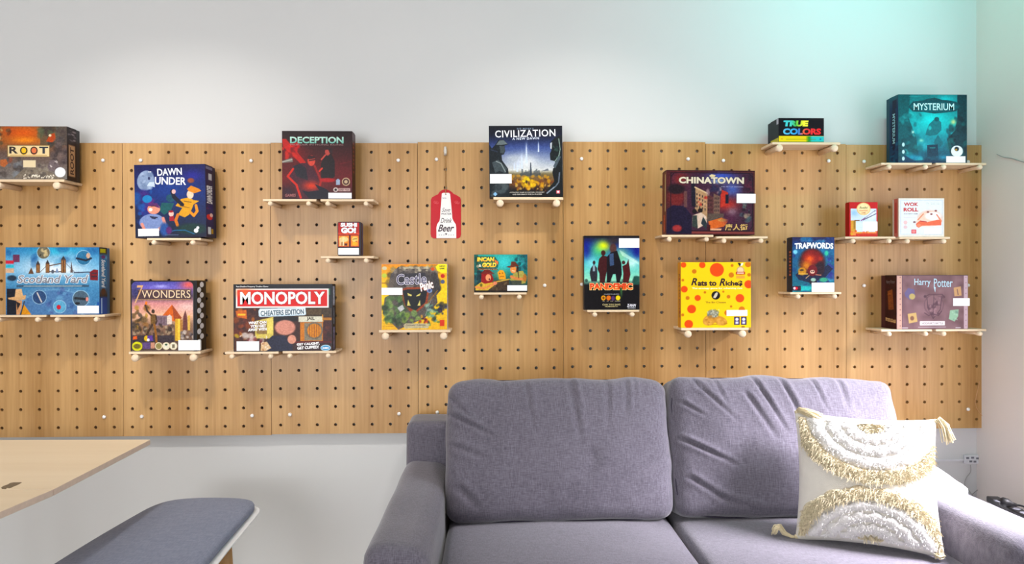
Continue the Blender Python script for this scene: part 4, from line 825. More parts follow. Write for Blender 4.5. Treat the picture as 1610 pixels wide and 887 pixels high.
def t_red(s): s.text('Sushi', (345, 210, 460, 240), (120, 130, 80), .02, .3).text('CHOPSTICKS', (345, 260, 462, 276), (206, 110, 60), .02).text('GAME', (375, 290, 432, 306), (206, 110, 60), .02)
def p_wok(c):
    c.fill((226, 222, 214)).rect(890, 122, 1462, 612, (206, 214, 222)).rect(904, 134, 1448, 600, (224, 228, 232))
    c.ell(1290, 380, 160, 110, (226, 190, 170), .35).poly([(1100, 430), (1150, 330), (1230, 300), (1300, 330), (1420, 300), (1450, 420), (1440, 480), (1200, 500), (1130, 510)], (232, 206, 190), .9).ell(1330, 350, 100, 56, (236, 238, 240), .4).poly([(1100, 460), (1160, 410), (1230, 440), (1380, 405), (1440, 400), (1440, 480), (1180, 485), (1140, 515), (1110, 500)], (222, 120, 90)).line([(1160, 420), (1240, 432)], 12, (180, 50, 50)).line([(1130, 400), (1200, 320)], 16, (216, 150, 120)).line([(1380, 330), (1440, 420)], 18, (220, 140, 110)).ell(1140, 480, 28, 24, (232, 150, 120))
    for x, y in ((1262, 292), (1368, 275), (1308, 322)): c.ell(x, y, 17, 13, (150, 90, 84))
    c.ell(1080, 435, 18, 14, (140, 110, 110)).ell(960, 440, 26, 28, (226, 196, 196)).ell(960, 505, 26, 24, (222, 196, 200)).rect(1040, 540, 1105, 595, (206, 84, 90)).rect(1052, 550, 1094, 586, (226, 150, 150)).line([(940, 370), (1100, 366)], 5, (206, 190, 190)).noise(3, 14, 4)
def t_wok(s):
    r_ = (190, 40, 40)
    s.text('WOK', (940, 158, 1132, 210), r_, .03).text('ROLL', (935, 232, 1132, 286), r_, .04).text('FUN PARTY GAME', (942, 312, 1125, 326), (110, 90, 90), .01).text('7+  2-6  15', (1240, 160, 1410, 190), (190, 200, 190), .01)
def sd_wok(c): c.fill((196, 120, 110)).rect(20, 100, 60, 900, (176, 60, 60), .5).rect(85, 0, 100, 1000, (220, 206, 190))
def p_hp(c):
    c.fill((128, 100, 104)); c.noise(5, 60, 14)  # maroon cover paled to mauve: window glare is mixed into these colours
    c.rect(425, 125, 487, 745, (196, 164, 150)).rect(480, 125, 490, 745, (110, 86, 96)).rect(1175, 125, 1218, 745, (196, 174, 180))
    for k in range(10): c.ell(462, 150+k*62, 7, 7, (150, 110, 110)).ell(1198, 150+k*62, 6, 6, (160, 130, 140))
    g = (92, 66, 76)
    # crest outline built from strokes
    c.ell(838, 470, 112, 118, g, .05, 0, .35).ell(838, 465, 100, 108, (132, 104, 108), .06)
    c.line([(740, 370), (790, 345), (930, 345), (960, 380)], 9, g).line([(760, 380), (770, 500), (830, 625), (910, 520), (925, 390)], 9, g).line([(838, 350), (830, 620)], 6, g).line([(765, 470), (920, 470)], 6, g)
    c.blobs(7, 22, (770, 380, 910, 580), [g, (150, 120, 126)], 7, 22, .8).line([(735, 560), (780, 590), (830, 570), (890, 590), (925, 540)], 10, g).ell(740, 370, 16, 16, g, .3).ell(940, 375, 24, 18, g, .4, 0, .6)
    c.poly([(510, 330), (550, 270), (620, 290), (630, 390), (570, 410), (520, 370)], (104, 100, 140), .8).ell(595, 370, 34, 34, (176, 160, 110), .3).poly([(1060, 270), (1140, 255), (1150, 360), (1070, 370)], (196, 160, 120)).line([(1100, 290), (1110, 350)], 10, (120, 90, 90)).poly([(545, 570), (640, 555), (655, 660), (560, 680)], (190, 164, 116)).ell(595, 620, 22, 26, (130, 96, 80), .4).poly([(1020, 530), (1115, 520), (1110, 600), (1070, 660), (1005, 630)], (150, 180, 156)).blobs(9, 8, (1020, 540, 1100, 640), [(170, 196, 176), (120, 150, 136)], 8, 18)
    c.rect(682, 655, 962, 703, (228, 222, 222)).line([(485, 731), (545, 731)], 9, (206, 200, 206)).line([(1085, 731), (1135, 731)], 9, (206, 200, 206)).line([(665, 724), (970, 722)], 6, (190, 176, 182)).rect(425, 125, 1218, 131, (90, 70, 80))
def t_hp(s):
    b = (176, 206, 218)
    s.text('Harry', (620, 165, 800, 262), b, .0, 0, 0, ((80, 110, 130), .012)).text('Potter', (838, 165, 1048, 262), b, .0, 0, 0, ((80, 110, 130), .012))
    s.v += [s.P(836, 262, .0007), s.P(858, 262, .0007), s.P(852, 325, .0007)]; s.f.append((0, 2, 1)); s.c += [lin(b)]*3; s.flush('small_lettering', s.parent)
    s.text('HOGWARTS BATTLE', (705, 668, 940, 690), (120, 96, 106), .02)
def sd_hp(c): c.fill((66, 12, 20)).noise(2, 30, 12).rect(0, 0, 100, 40, (50, 10, 18)).poly([(22, 300), (65, 260), (78, 640), (30, 650)], (140, 84, 44)).blobs(3, 16, (26, 300, 74, 640), [(110, 54, 34), (170, 110, 60)], 6, 14).poly([(5, 800), (95, 830), (95, 890), (5, 860)], (206, 176, 130))

# ------------------------------------------------------------------ board game boxes
def zpix(x, y, Y): return at(x, y, Y)[2]
def game(key, ox, oy, s, rect, t, side, paint, texts, label, sidepaint=None, sidetext=None, stick=None, roll=0.0, yaw=0.0, edge=(30, 26, 30), name='board_game_box', cat='board game', dens=1.6, yin=.004):
    L, T, R, B = rect
    yf = FRONT_Y + yin
    u = lambda x: ox + x/s; v = lambda y: oy + y/s
    ym = (v(T)+v(B))/2
    xl, xr = at(u(L), ym, yf)[0], at(u(R), ym, yf)[0]
    ztop = at((u(L)+u(R))/2, v(T), yf)[2]; zb = S[key]
    W, H = xr-xl, ztop-zb
    e = empty(name, ((xl+xr)/2, yf, zb+.0002), math.radians(yaw)); e.rotation_euler = (0, math.radians(roll), math.radians(yaw))
    if roll: e.location.z += abs(math.sin(math.radians(roll)))*W/2*.98
    tag(e, label, cat)
    em = plain('card_'+'edge', edge, .5, .4) if edge != (30, 26, 30) else MAT['edge']
    if name == 'card_game_tin':
        # rounded tin: rounded-rectangle outline extruded, with a lid lip
        def outline(w, h, r, n=6):
            o = []
            for cx, cz, a0 in ((w/2-r, r, -90), (w/2-r, h-r, 0), (-w/2+r, h-r, 90), (-w/2+r, r, 180)):
                for k in range(n+1):
                    a = math.radians(a0+90*k/n); o.append((cx+r*math.cos(a), cz+r*math.sin(a)))
            return o
        def slab(w, h, r, y0, y1, z):
            o = outline(w, h, r); n = len(o); m = MB()
            m.add([(a, y0, b+z) for a, b in o]+[(a, y1, b+z) for a, b in o], [tuple(range(n)), tuple(range(2*n-1, n-1, -1))]+[(k, n+k, n+(k+1) % n, (k+1) % n) for k in range(n)])
            return m
        slab(W, H, .009, 0, t*.55, 0).build('tin_lid', em, e, bevel=.0008)
        slab(W-.002, H-.001, .008, t*.55, t, .0003).build('tin_base', plain('tin_blue', (44, 60, 130), .3, .5, .3), e, bevel=.0008)
    else:
        # lid over a slightly smaller base
        MB().box(-W/2, W/2, 0, t*.72, 0, H).build('box_lid', em, e, bevel=.0009)
        MB().box(-W/2+.0012, W/2-.0012, t*.72, t, .0004, H-.0012).build('box_base', em, e, bevel=.0009)
    sh = Sheet(rect, (-W/2+.0006, 0, .0006), (1, 0, 0), (0, 0, 1), W-.0012, H-.0012)
    if name == 'card_game_tin':
        sh = Sheet((rect[0]+10, rect[1]+12, rect[2]-10, rect[3]-12), (-W/2+.0022, 0, .0022), (1, 0, 0), (0, 0, 1), W-.0044, H-.0044)
    sh.art(paint, 'cover_art', e, dens)
    sh.parent = e; texts(sh); sh.flush('title_lettering', e)
    if stick:
        a, b, c_, d = stick
        if c_ > rect[2]+2: pass
        p0, p1 = sh.P(a, d, 0), sh.P(c_, b, 0)
        q = MB().box(p0[0], p1[0], -.0013, -.0009, p0[2], p1[2]).build('blank_sticker', MAT['label'], e); q['label'] = 'blank white sticker'
    if side and sidepaint:
        if side == 'R': ss = Sheet((0, 0, 100, 1000), (W/2, .0004, .0006), (0, 1, 0), (0, 0, 1), t*.72-.0008, H-.0012)
        else: ss = Sheet((0, 0, 100, 1000), (-W/2, t*.72-.0004, .0006), (0, -1, 0), (0, 0, 1), t*.72-.0008, H-.0012)
        ss.art(sidepaint, 'side_art', e, 1.3)
        if sidetext: sidetext(ss); ss.flush('side_lettering', e)
    return e
wt = (226, 230, 236)
game('root', 0, 180, 6.335, (-38, 118, 668, 688), .085, 'R', p_root, t_root, 'forest scene board game box with cream name plate, upper left edge of photo',
     lambda c: c.fill((44, 30, 34)).rect(15, 330, 85, 930, (150, 120, 96)).rect(22, 345, 78, 915, (176, 146, 116)).blobs(1, 14, (15, 40, 85, 260), [(120, 112, 116), (80, 70, 76), (170, 160, 160)], 10, 24),
     lambda q: q.text('ROOT', (30, 370, 70, 890), (60, 36, 34), .03, vert=2), None, dens=1.6)
game('dawn', 190, 240, 5.541, (126, 108, 746, 762), .100, 'R', p_dawn, t_dawn, 'midnight blue box with moon, sleeping figure and yellow coated figure', sd_dawn,
     lambda q: q.text('DAWN UNDER', (12, 280, 88, 530), wt, .04, vert=2), (150, 682, 332, 748), roll=-1.0, edge=(20, 24, 60), dens=1.8)
game('scot', 0, 370, 5.916, (52, 112, 925, 745), .075, 'R', p_scot, t_scot, 'wide light blue city map box with bridge skyline, left edge of photo', sd_scot,
     lambda q: q.text('Scotland Yard', (25, 180, 75, 600), (230, 236, 240), .02, .2, vert=1), (720, 662, 922, 735), edge=(36, 84, 130))
game('won', 190, 425, 5.72, (80, 93, 690, 735), .082, 'R', p_won, t_won, 'dark bordered box with orange pyramid and white discs down its side', sd_won, None, (520, 635, 722, 727), yaw=-2)
game('mono', 345, 430, 5.915, (130, 100, 1052, 720), .060, 'R', p_mono, t_mono, 'wide black box with big white title on a red banner', sd_mono, None, (158, 626, 368, 714), edge=(18, 22, 34))
game('dec', 410, 190, 5.915, (197, 95, 850, 733), .072, 'R', p_dec, t_dec, 'dark red detective box with two figures and pale green title', sd_dec, None, (628, 674, 846, 728), edge=(50, 20, 26))
game('sushi', 500, 330, 9.34, (285, 175, 635, 692), .045, None, p_sushi, t_sushi, 'small upright tin with rounded corners and red title panel', stick=(300, 570, 600, 668), edge=(40, 20, 36), name='card_game_tin', cat='card game', dens=2.4)
game('castle', 590, 400, 6.116, (60, 92, 692, 735), .072, 'R', p_castle, t_castle, 'yellow box with grey castle wall and dark horned face', sd_castle, None, (60, 324, 262, 394), edge=(190, 180, 180))
game('civ', 755, 185, 5.91, (85, 78, 768, 745), .072, None, p_civ, t_civ, 'black square box with spired city skyline between two statues', stick=(90, 530, 292, 618), roll=-.4)
game('inca', 730, 385, 9.33, (143, 142, 928, 720), .045, None, p_inca, t_inca, 'small teal box with two explorers in brown hats and a golden idol', stick=(630, 614, 922, 698), edge=(40, 60, 50), dens=2.2)
game('pand', 900, 360, 6.117, (112, 65, 645, 783), .050, 'L', p_pand, t_pand, 'tall dark box with silhouetted group and orange title', lambda c: c.fill((16, 18, 40)), None, (448, 90, 645, 182))
game('china', 1020, 250, 6.115, (166, 112, 1018, 748), .070, 'L', p_china, t_china, 'wide maroon box with old street scene and metallic title', sd_china, lambda q: q.text('CHINATOWN', (26, 690, 60, 960), (206, 90, 60), .02, vert=1), (842, 342, 1026, 434), edge=(90, 34, 34), roll=.4)
game('rats', 1050, 400, 6.333, (130, 78, 828, 752), .052, 'L', p_rats, t_rats, 'bright yellow square box with orange polka dots', sd_rats, lambda q: q.text('RATS TO RICHES', (25, 180, 65, 850), (110, 60, 20), .02, vert=1), (584, 572, 792, 632), edge=(222, 170, 20))
game('true', 1180, 170, 10.733, (475, 168, 1240, 600), .112, 'L', p_true, t_true, 'small black box with rainbow coloured title and yellow base stripe', sd_true, None, None, edge=(14, 16, 24), dens=2.2)
game('trap', 1215, 360, 7.39, (226, 95, 716, 743), .055, 'L', p_trap, t_trap, 'upright blue dungeon box with fiery glow and hooded characters', sd_trap, None, (450, 634, 714, 742), edge=(24, 34, 60), dens=2.0)
game('myst', 1350, 130, 5.543, (345, 103, 945, 708), .086, 'L', p_myst, t_myst, 'large teal ghost story box at the upper right', sd_myst, lambda q: q.text('MYSTERIUM', (36, 260, 66, 700), (150, 200, 210), .02, vert=1), (762, 650, 930, 706), edge=(16, 60, 76))
game('red', 1310, 300, 8.474, (215, 152, 592, 622), .035, 'L', p_red, t_red, 'small red box with cream medallion and chopsticks', lambda c: c.fill((170, 20, 24)), None, (390, 418, 588, 548), edge=(176, 20, 22), dens=2.2)
game('wok', 1310, 300, 8.474, (872, 100, 1480, 640), .045, 'L', p_wok, t_wok, 'small white square box with red lettering and dumpling picture', sd_wok, None, (1200, 520, 1440, 600), edge=(214, 200, 186), dens=2.2)
game('hp', 1350, 415, 7.095, (422, 125, 1220, 745), .112, 'L', p_hp, t_hp, 'large maroon box with school crest, front paled by painted glare, at lower right', sd_hp, lambda q: (q.text('Harry Potter', (12, 90, 88, 170), (130, 120, 120), .0), q.text('HOGWARTS', (14, 822, 86, 860), (80, 40, 40), .02, rot=-3)), (1052, 392, 1238, 480), edge=(70, 20, 28))
# ------------------------------------------------------------------ red hanging tag, twine and hook
TY = BOARD_Y - .012
def tp(x, y, Y=TY): return at(650+x/5.22, 220+y/5.22, Y)
hx, hz = hole('D', 1, 0)
e = empty('wall_hook', (hx, BOARD_Y, hz)); tag(e, 'small pale hook in the top hole above the red bottle tag', 'hook')
MB().tube([(0, .017, 0), (0, -.002, 0), (0, -.006, 0)], [.0055, .0055, .007], 12).build('stem', MAT['hook'], e, True)
MB().tube([(0, -.004, .018), (0, -.006, .004), (.001, -.008, -.008), (.001, -.016, -.016), (.001, -.023, -.010), (.001, -.024, -.004)], [.005, .0065, .0065, .006, .005, .003], 10).build('prong', MAT['hook'], e, True)
def plate(pts, y0, y1, name, mat, parent, org, bev=.0008):
    n = len(pts); m = MB(); o = np.array(org)
    m.add([(p[0]-o[0], y0, p[2]-o[2]) for p in pts]+[(p[0]-o[0], y1, p[2]-o[2]) for p in pts], [tuple(range(n))[::-1], tuple(range(n, 2*n))]+[(k, (k+1) % n, n+(k+1) % n, n+k) for k in range(n)])
    bm = bmesh.new(); 
    ob = m.build(name, mat, parent)
    bm.from_mesh(ob.data); bmesh.ops.recalc_face_normals(bm, faces=bm.faces); bm.to_mesh(ob.data); bm.free()
    mo = ob.modifiers.new('bevel', 'BEVEL'); mo.width = bev; mo.segments = 2; mo.limit_method = 'ANGLE'; mo.angle_limit = math.radians(50)
    return ob
org = tp(264, 808)
e = empty('bottle_tag', (org[0], BOARD_Y, org[2])); tag(e, 'red metal tag with white beer bottle shape hanging on twine', 'sign')
pts = []
for a in range(0, 181, 15): pts.append((266+62*math.cos(math.radians(a)), 442-38*math.sin(math.radians(a))))
out = [(165, 808), (145, 795), (140, 770), (142, 490), (150, 470), (175, 455), (200, 444), (212, 425), (232, 410), (262, 402), (292, 410), (315, 425), (330, 440), (360, 455), (382, 470), (390, 490), (390, 775), (384, 797), (365, 808)]
plate([tp(*p) for p in out], -.0030, -.0008, 'tag_plate', MAT['red'], e, org)
bot = [(188, 806), (188, 720), (194, 690), (212, 665), (218, 640), (222, 560), (232, 440), (242, 432), (290, 432), (300, 442), (312, 560), (318, 640), (328, 665), (346, 690), (350, 720), (350, 806)]
plate([tp(*p) for p in bot], -.0044, -.0030, 'bottle_shape', MAT['tagwhite'], e, org, .0003)
W_ = tp(350, 806)[0]-tp(188, 806)[0]; H_ = tp(188, 432)[2]-tp(188, 806)[2]; o0 = tp(188, 806)
sh = Sheet((188, 432, 350, 806), (o0[0]-org[0], -.0044, o0[2]-org[2]), (1, 0, 0), (0, 0, 1), W_, H_)
kc = (70, 60, 66)
sh.parent = e; sh.first = sh.rest = 'tag_lettering'
sh.text('Save', (232, 556, 302, 588), kc, .0, .4).text('WATER', (226, 598, 312, 614), kc, .01, space=1.1).text('Drink', (222, 640, 316, 680), kc, .005, .4).text('Beer', (200, 694, 334, 752), (60, 40, 50), .015, .4).text('- - - * - - -', (206, 768, 332, 782), (60, 50, 60), .02)
sh.text('*', (256, 764, 276, 786), (40, 30, 40), .05).text('~~', (238, 470, 270, 482), (150, 150, 160), 0.0)
sh.flush('tag_lettering', e)
sh2 = MB()
for sx in (-1, 1):
    for k in range(6):
        a = math.radians(20+22*k); p0 = tp(268+sx*86, 550); 
        p0 = tp(268+sx*86 + 8*math.cos(a), 530-10*math.sin(a)); p1 = tp(268+sx*86+(26+6*(k % 2))*math.cos(a), 530-34*math.sin(a))
        sh2.tube([(p0[0]-org[0], -.0031, p0[2]-org[2]), (p1[0]-org[0], -.0031, p1[2]-org[2])], .0007, 5)
q = sh2.build('hop_ornament', plain('rose_line', (220, 90, 96), .5), e); q['label'] = 'pale red sprig ornament'
pz = tp(264, 446); MB().tube([(pz[0]-org[0], -.0046, pz[2]-org[2]), (pz[0]-org[0], -.0050, pz[2]-org[2])], [.0026, .0022], 12).build('eyelet', MAT['black'], e, True)
m = MB(); ax, az = hx-org[0], hz-.016-org[2]; bx, bz = pz[0]-org[0], pz[2]-org[2]
for dx in (-.0016, .0016):
    m.tube([(ax+dx*2.2, -.010, az+.003), (ax+dx*1.6, -.014, az-.003), (ax+dx, -.012, az-.03), ((ax+bx)/2+dx*.7, -.008, (az+bz)/2), (bx+dx*.6, -.007, bz+.02), (bx+dx*.2, -.0065, bz+.004), (bx, -.005, bz)], .0011, 7)
m.build('twine_loop', MAT['twine'], e, True)

# ------------------------------------------------------------------ soft shapes
def soft_box(sx, sy, sz, r, nx, ny, nz, fn=None):
    def axis(s_, n):
        h = s_/2; e_ = [-h, -h+r*.12, -h+r*.35, -h+r*.65, -h+r]
        mid = list(np.linspace(-h+r, h-r, n))[1:-1]
        return np.array(e_+mid+[-v for v in e_[::-1]])
    A = [axis(sx, nx), axis(sy, ny), axis(sz, nz)]; dims = np.array([sx, sy, sz])/2
    idx = {}; V = []; Fc = []
    def vid(i, j, k):
        key = (i, j, k)
        if key not in idx: idx[key] = len(V); V.append((A[0][i], A[1][j], A[2][k]))
        return idx[key]
    n = [len(a) for a in A]
    for ax_ in range(3):
        u, v = [(1, 2), (2, 0), (0, 1)][ax_]
        for side_ in (0, n[ax_]-1):
            for a in range(n[u]-1):
                for b in range(n[v]-1):
                    q = []
                    for da, db in ((0, 0), (1, 0), (1, 1), (0, 1)):
                        ijk = [0, 0, 0]; ijk[ax_] = side_; ijk[u] = a+da; ijk[v] = b+db; q.append(vid(*ijk))
                    Fc.append(tuple(q) if side_ else tuple(q[::-1]))
    P_ = np.array(V); q = np.clip(P_, -(dims-r), dims-r); d = P_-q; L = np.linalg.norm(d, axis=1, keepdims=True); nrm = d/np.maximum(L, 1e-9)
    # flat areas: direction along the face normal
    P2 = q + nrm*r
    if fn: P2 = fn(P2, nrm)
    return P2, Fc
def vnoise(P_, scale, seed):
    r = np.random.RandomState(seed); g = r.rand(24, 24, 24)-.5
    f = P_*scale+50.3; i = np.floor(f).astype(int); t = f-i; t = t*t*(3-2*t); out = 0
    for a in (0, 1):
        for b in (0, 1):
            for c in (0, 1):
                w_ = (t[:, 0] if a else 1-t[:, 0])*(t[:, 1] if b else 1-t[:, 1])*(t[:, 2] if c else 1-t[:, 2])
                out = out + w_*g[(i[:, 0]+a) % 24, (i[:, 1]+b) % 24, (i[:, 2]+c) % 24]
    return out
def crease(P_, x0, z0, x1, z1, w_, a):
    L2 = (x1-x0)**2+(z1-z0)**2; t = ((P_[:, 0]-x0)*(x1-x0)+(P_[:, 2]-z0)*(z1-z0))/L2
    tc = np.clip(t, 0, 1); dx = P_[:, 0]-x0-tc*(x1-x0); dz = P_[:, 2]-z0-tc*(z1-z0)
    s_ = np.sign((x1-x0)*(P_[:, 2]-z0)-(z1-z0)*(P_[:, 0]-x0)); d = np.hypot(dx, dz)*s_
    env = np.clip(1-t, 0, 1)**.7*np.clip(t*6, 0, 1)
    return a*env*(-np.exp(-(d/w_)**2)+.75*np.exp(-((d-1.9*w_)/(1.3*w_))**2)+.4*np.exp(-((d+1.9*w_)/(1.3*w_))**2))

# ------------------------------------------------------------------ sofa
SX0, SX1 = -.030, 1.895
sofa = empty('sofa', ((SX0+SX1)/2, -.62, 0)); tag(sofa, 'grey violet linen two seat sofa against the pegboard wall', 'sofa')
sx_, sy_ = (SX0+SX1)/2, -.62
def soft(name, cx, cy, cz, dims, r, ns, fn=None, rotx=0, mat='fab', parent=sofa, org=(sx_, sy_, 0)):
    V, Fc = soft_box(*dims, r, *ns, fn)
    o = mesh_obj(name, V, Fc, MAT[mat], parent, True); o.location = (cx-org[0], cy-org[1], cz-org[2]); o.rotation_euler = (math.radians(rotx), 0, 0)
    return o
def f_frame(P_, n_): return P_ + n_*(vnoise(P_, 7, 4)*.006)[:, None]
soft('back_frame', (SX0+SX1)/2, -.165, .425, (SX1-SX0-.01, .19, .61), .035, (60, 6, 20), f_frame)
soft('seat_base', (SX0+SX1)/2, -.62, .185, (SX1-SX0-.05, .92, .19), .02, (10, 10, 6), None)
def arm(cx, flip):
    def fn(P_, n_):
        P_ = P_ + n_*(vnoise(P_, 6, 7+flip)*.008)[:, None]
        top = np.clip(P_[:, 2]/.24, 0, 1)
        P_[:, 2] -= .016*top*np.clip((P_[:, 0]*(1 if flip else -1)+.085)/.17, 0, 1)*(-1) + .012*top
        return P_
    soft('armrest', cx, -.635, .34, (.178, 1.0, .485), .055, (12, 50, 20), fn)
arm(SX0+.089, 0); arm(SX1-.089, 1)
def seat_fn(seed):
    def fn(P_, n_):
        u = P_[:, 0]/.4; v = P_[:, 1]/.36
        up = np.clip(n_[:, 2], 0, 1)
        P_[:, 2] += up*.020*(1-np.abs(u)**3).clip(0)*(1-np.abs(v)**3).clip(0)
        return P_ + n_*(vnoise(P_, 8, seed)*.004)[:, None]
    return fn
for k, cx in enumerate((.148+.4015, .148+.4015+.797)):
    soft('seat_cushion', cx, -.705, .352, (.790, .80, .150), .032, (36, 36, 6), seat_fn(11+k))
cr_left = [(-.12, .25, -.09, .05, .008, .006), (.04, .25, .07, .02, .010, .009), (.05, .25, .075, .13, .006, .008), (.18, .25, .165, .06, .010, .006), (.25, .24, .235, .10, .009, .006), (.28, .25, .27, .12, .006, .005),
           (-.40, .20, -.31, .10, .007, .008), (-.40, .13, -.22, .035, .008, .009), (-.39, .02, -.24, -.04, .010, .005), (-.36, -.12, -.28, -.20, .012, .006), (.39, -.02, .26, -.10, .012, .005), (-.20, .25, -.19, .14, .008, .005), (.12, .0, .08, -.12, .02, .004)]
cr_right = [(-.34, .24, -.20, .09, .007, .008), (-.26, .25, -.22, .12, .006, .005), (-.12, .25, -.02, .04, .007, .009), (-.02, .25, .045, .06, .008, .009), (.10, .25, .13, .12, .006, .007), (.20, .25, .21, .12, .008, .006),
            (-.39, .16, -.30, .10, .006, .007), (-.40, .03, -.20, -.07, .007, .010), (-.38, -.10, -.22, -.20, .008, .007), (-.30, -.16, -.10, -.23, .009, .005), (-.16, .20, -.06, .02, .009, .007), (.05, .0, .12, -.12, .012, .004)]
def back_fn(seed, cr):
    def fn(P_, n_):
        u = P_[:, 0]/.40; v = P_[:, 2]/.26
        fr = np.clip(-n_[:, 1]*1.5, 0, 1)
        puff = (1-np.abs(u)**2.6).clip(0)**.8*(1-np.abs(v)**2.6).clip(0)**.8
        d = fr*(.050*puff)
        for c in cr: d = d + fr*crease(P_, *c)*1.45
        P_[:, 1] -= d
        P_[:, 1] += np.clip(n_[:, 1], 0, 1)*.02*(-puff)*0
        P_[:, 2] += np.clip(n_[:, 2], 0, 1)*(.010*(1-u**2) + .004*np.sin(u*9+seed))
        P_[:, 0] += np.sign(P_[:, 0])*np.clip(np.abs(n_[:, 0]), 0, 1)*.008*(1-v**2)
        return P_ + n_*(vnoise(P_, 9, seed)*.012 + vnoise(P_, 22, seed+3)*.004)[:, None]
    return fn
def piping(cx, cy, cz, w, h, y, rotx, r=.0028):
    pts = []; rr = .05
    for a0, px_, pz_ in ((-90, w/2-rr, -h/2+rr), (0, w/2-rr, h/2-rr), (90, -w/2+rr, h/2-rr), (180, -w/2+rr, -h/2+rr)):
        for k in range(7):
            a = math.radians(a0+15*k); pts.append((px_+rr*math.cos(a), y, pz_+rr*math.sin(a)))
    pts.append(pts[0]); o = MB().tube(pts, r, 8).build('seam', MAT['pipe'], sofa, True)
    o.location = (cx-sx_, cy-sy_, cz); o.rotation_euler = (math.radians(rotx), 0, 0); return o
for cx, seed, cr, wd, rl in ((.549, 21, cr_left, .790, 0.0), (1.372, 35, cr_right, .826, .9)):
    o = soft('back_cushion', cx, -.415, .658, (wd, .19, .488), .046, (104, 8, 78), back_fn(seed, cr), -16)
    o.rotation_euler[1] = math.radians(rl)
    pp, q9 = [], 40
    for a_ in range(q9+1):      # the stitched seam round the front edge
        t = 2*math.pi*a_/q9; cx9, cz9 = math.cos(t), math.sin(t)
        kx = np.sign(cx9)*min(abs(cx9)**.28, 1)*(wd/2-.004); kz = np.sign(cz9)*min(abs(cz9)**.28, 1)*(.244-.002)
        pp.append((kx*1.004, -.072, kz*1.005))
    s9 = MB().tube(pp, .0030, 6).build('seam', MAT['pipe'], o, True)
# white folded cloth over the rear end of the right arm
def f_cloth(P_, n_):
    P_[:, 2] -= .40*np.clip(P_[:, 0]-.02, 0, 1) + .16*np.clip(-P_[:, 1]+.02, 0, 1)*np.clip(P_[:, 2]*30, 0, 1)
    return P_ + n_*(vnoise(P_, 16, 61)*.010)[:, None]
cl = soft('folded_cloth', SX1-.085, -.585, .600, (.15, .25, .075), .022, (20, 24, 4), f_cloth, mat='cotton_white', parent=None, org=(0, 0, 0))
tag(cl, 'white folded cloth on the rear end of the right sofa arm behind the pillow', 'cloth')
# short wooden feet
for fx in (SX0+.10, SX1-.10):
    for fy in (-.20, -1.05):
        o = MB().tube([(fx-sx_, fy-sy_, .10), (fx-sx_, fy-sy_, .0)], [.025, .018], 14).build('leg', MAT['leg'], sofa, True)

# ------------------------------------------------------------------ tufted pillow with tassels
A_ = onz(1262, 853, .452); B_ = onz(1500, 884, .452)
pc = (A_+B_)/2; yawp = math.atan2(B_[1]-A_[1], B_[0]-A_[0]); PW = math.hypot(*(B_-A_)[:2]); PH = .405; PT = .088
lean = math.radians(-17)
pil = bpy.data.objects.new('throw_pillow', None); link(pil); pil.location = (pc[0], pc[1]+.045, .447); pil.rotation_euler = (lean, 0, yawp)
tag(pil, 'cream square pillow with shaggy tufted arcs and corner tassels on the sofa', 'pillow')
def pil_y(x, z):
    u = np.clip(np.abs(x)/(PW/2), 0, 1); v = np.clip(np.abs(z-PH/2)/(PH/2), 0, 1)
    return PT*((1-u**3.2)*(1-v**3.2)).clip(0)**.55
def pil_xy(x, z):   # corners pull outwards, edges curve in
    u = x/(PW/2); v = (z-PH/2)/(PH/2)
    return x*(1-.05*(1-v**2)+.02*v**2), PH/2+(z-PH/2)*(1-.055*(1-u**2)+.02*u**2)
V, Fc = [], []; nu = nv = 64
g = np.linspace(-1, 1, nu+1)
for sgn in (-1, 1):
    base = len(V)
    for j in range(nv+1):
        for i in range(nu+1):
            x = math.sin(g[i]*math.pi/2)*PW/2; z = PH/2+math.sin(g[j]*math.pi/2)*PH/2
            y = sgn*float(pil_y(x, z)); X, Z = pil_xy(x, z)
            wr = .004*math.sin(z*70+3*math.sin(x*20))*max(0, abs(x)/(PW/2)-.55)*(1 if sgn < 0 else .4)*min(1, abs(y)/.02)
            V.append((X, y+wr, Z))
    for j in range(nv):
        for i in range(nu):
            q = (base+j*(nu+1)+i, base+j*(nu+1)+i+1, base+(j+1)*(nu+1)+i+1, base+(j+1)*(nu+1)+i)
            Fc.append(q if sgn < 0 else q[::-1])
po = mesh_obj('cover', V, Fc, MAT['cotton'], pil, True)
bm = bmesh.new(); bm.from_mesh(po.data); bmesh.ops.remove_doubles(bm, verts=bm.verts, dist=.0004); bm.to_mesh(po.data); bm.free()
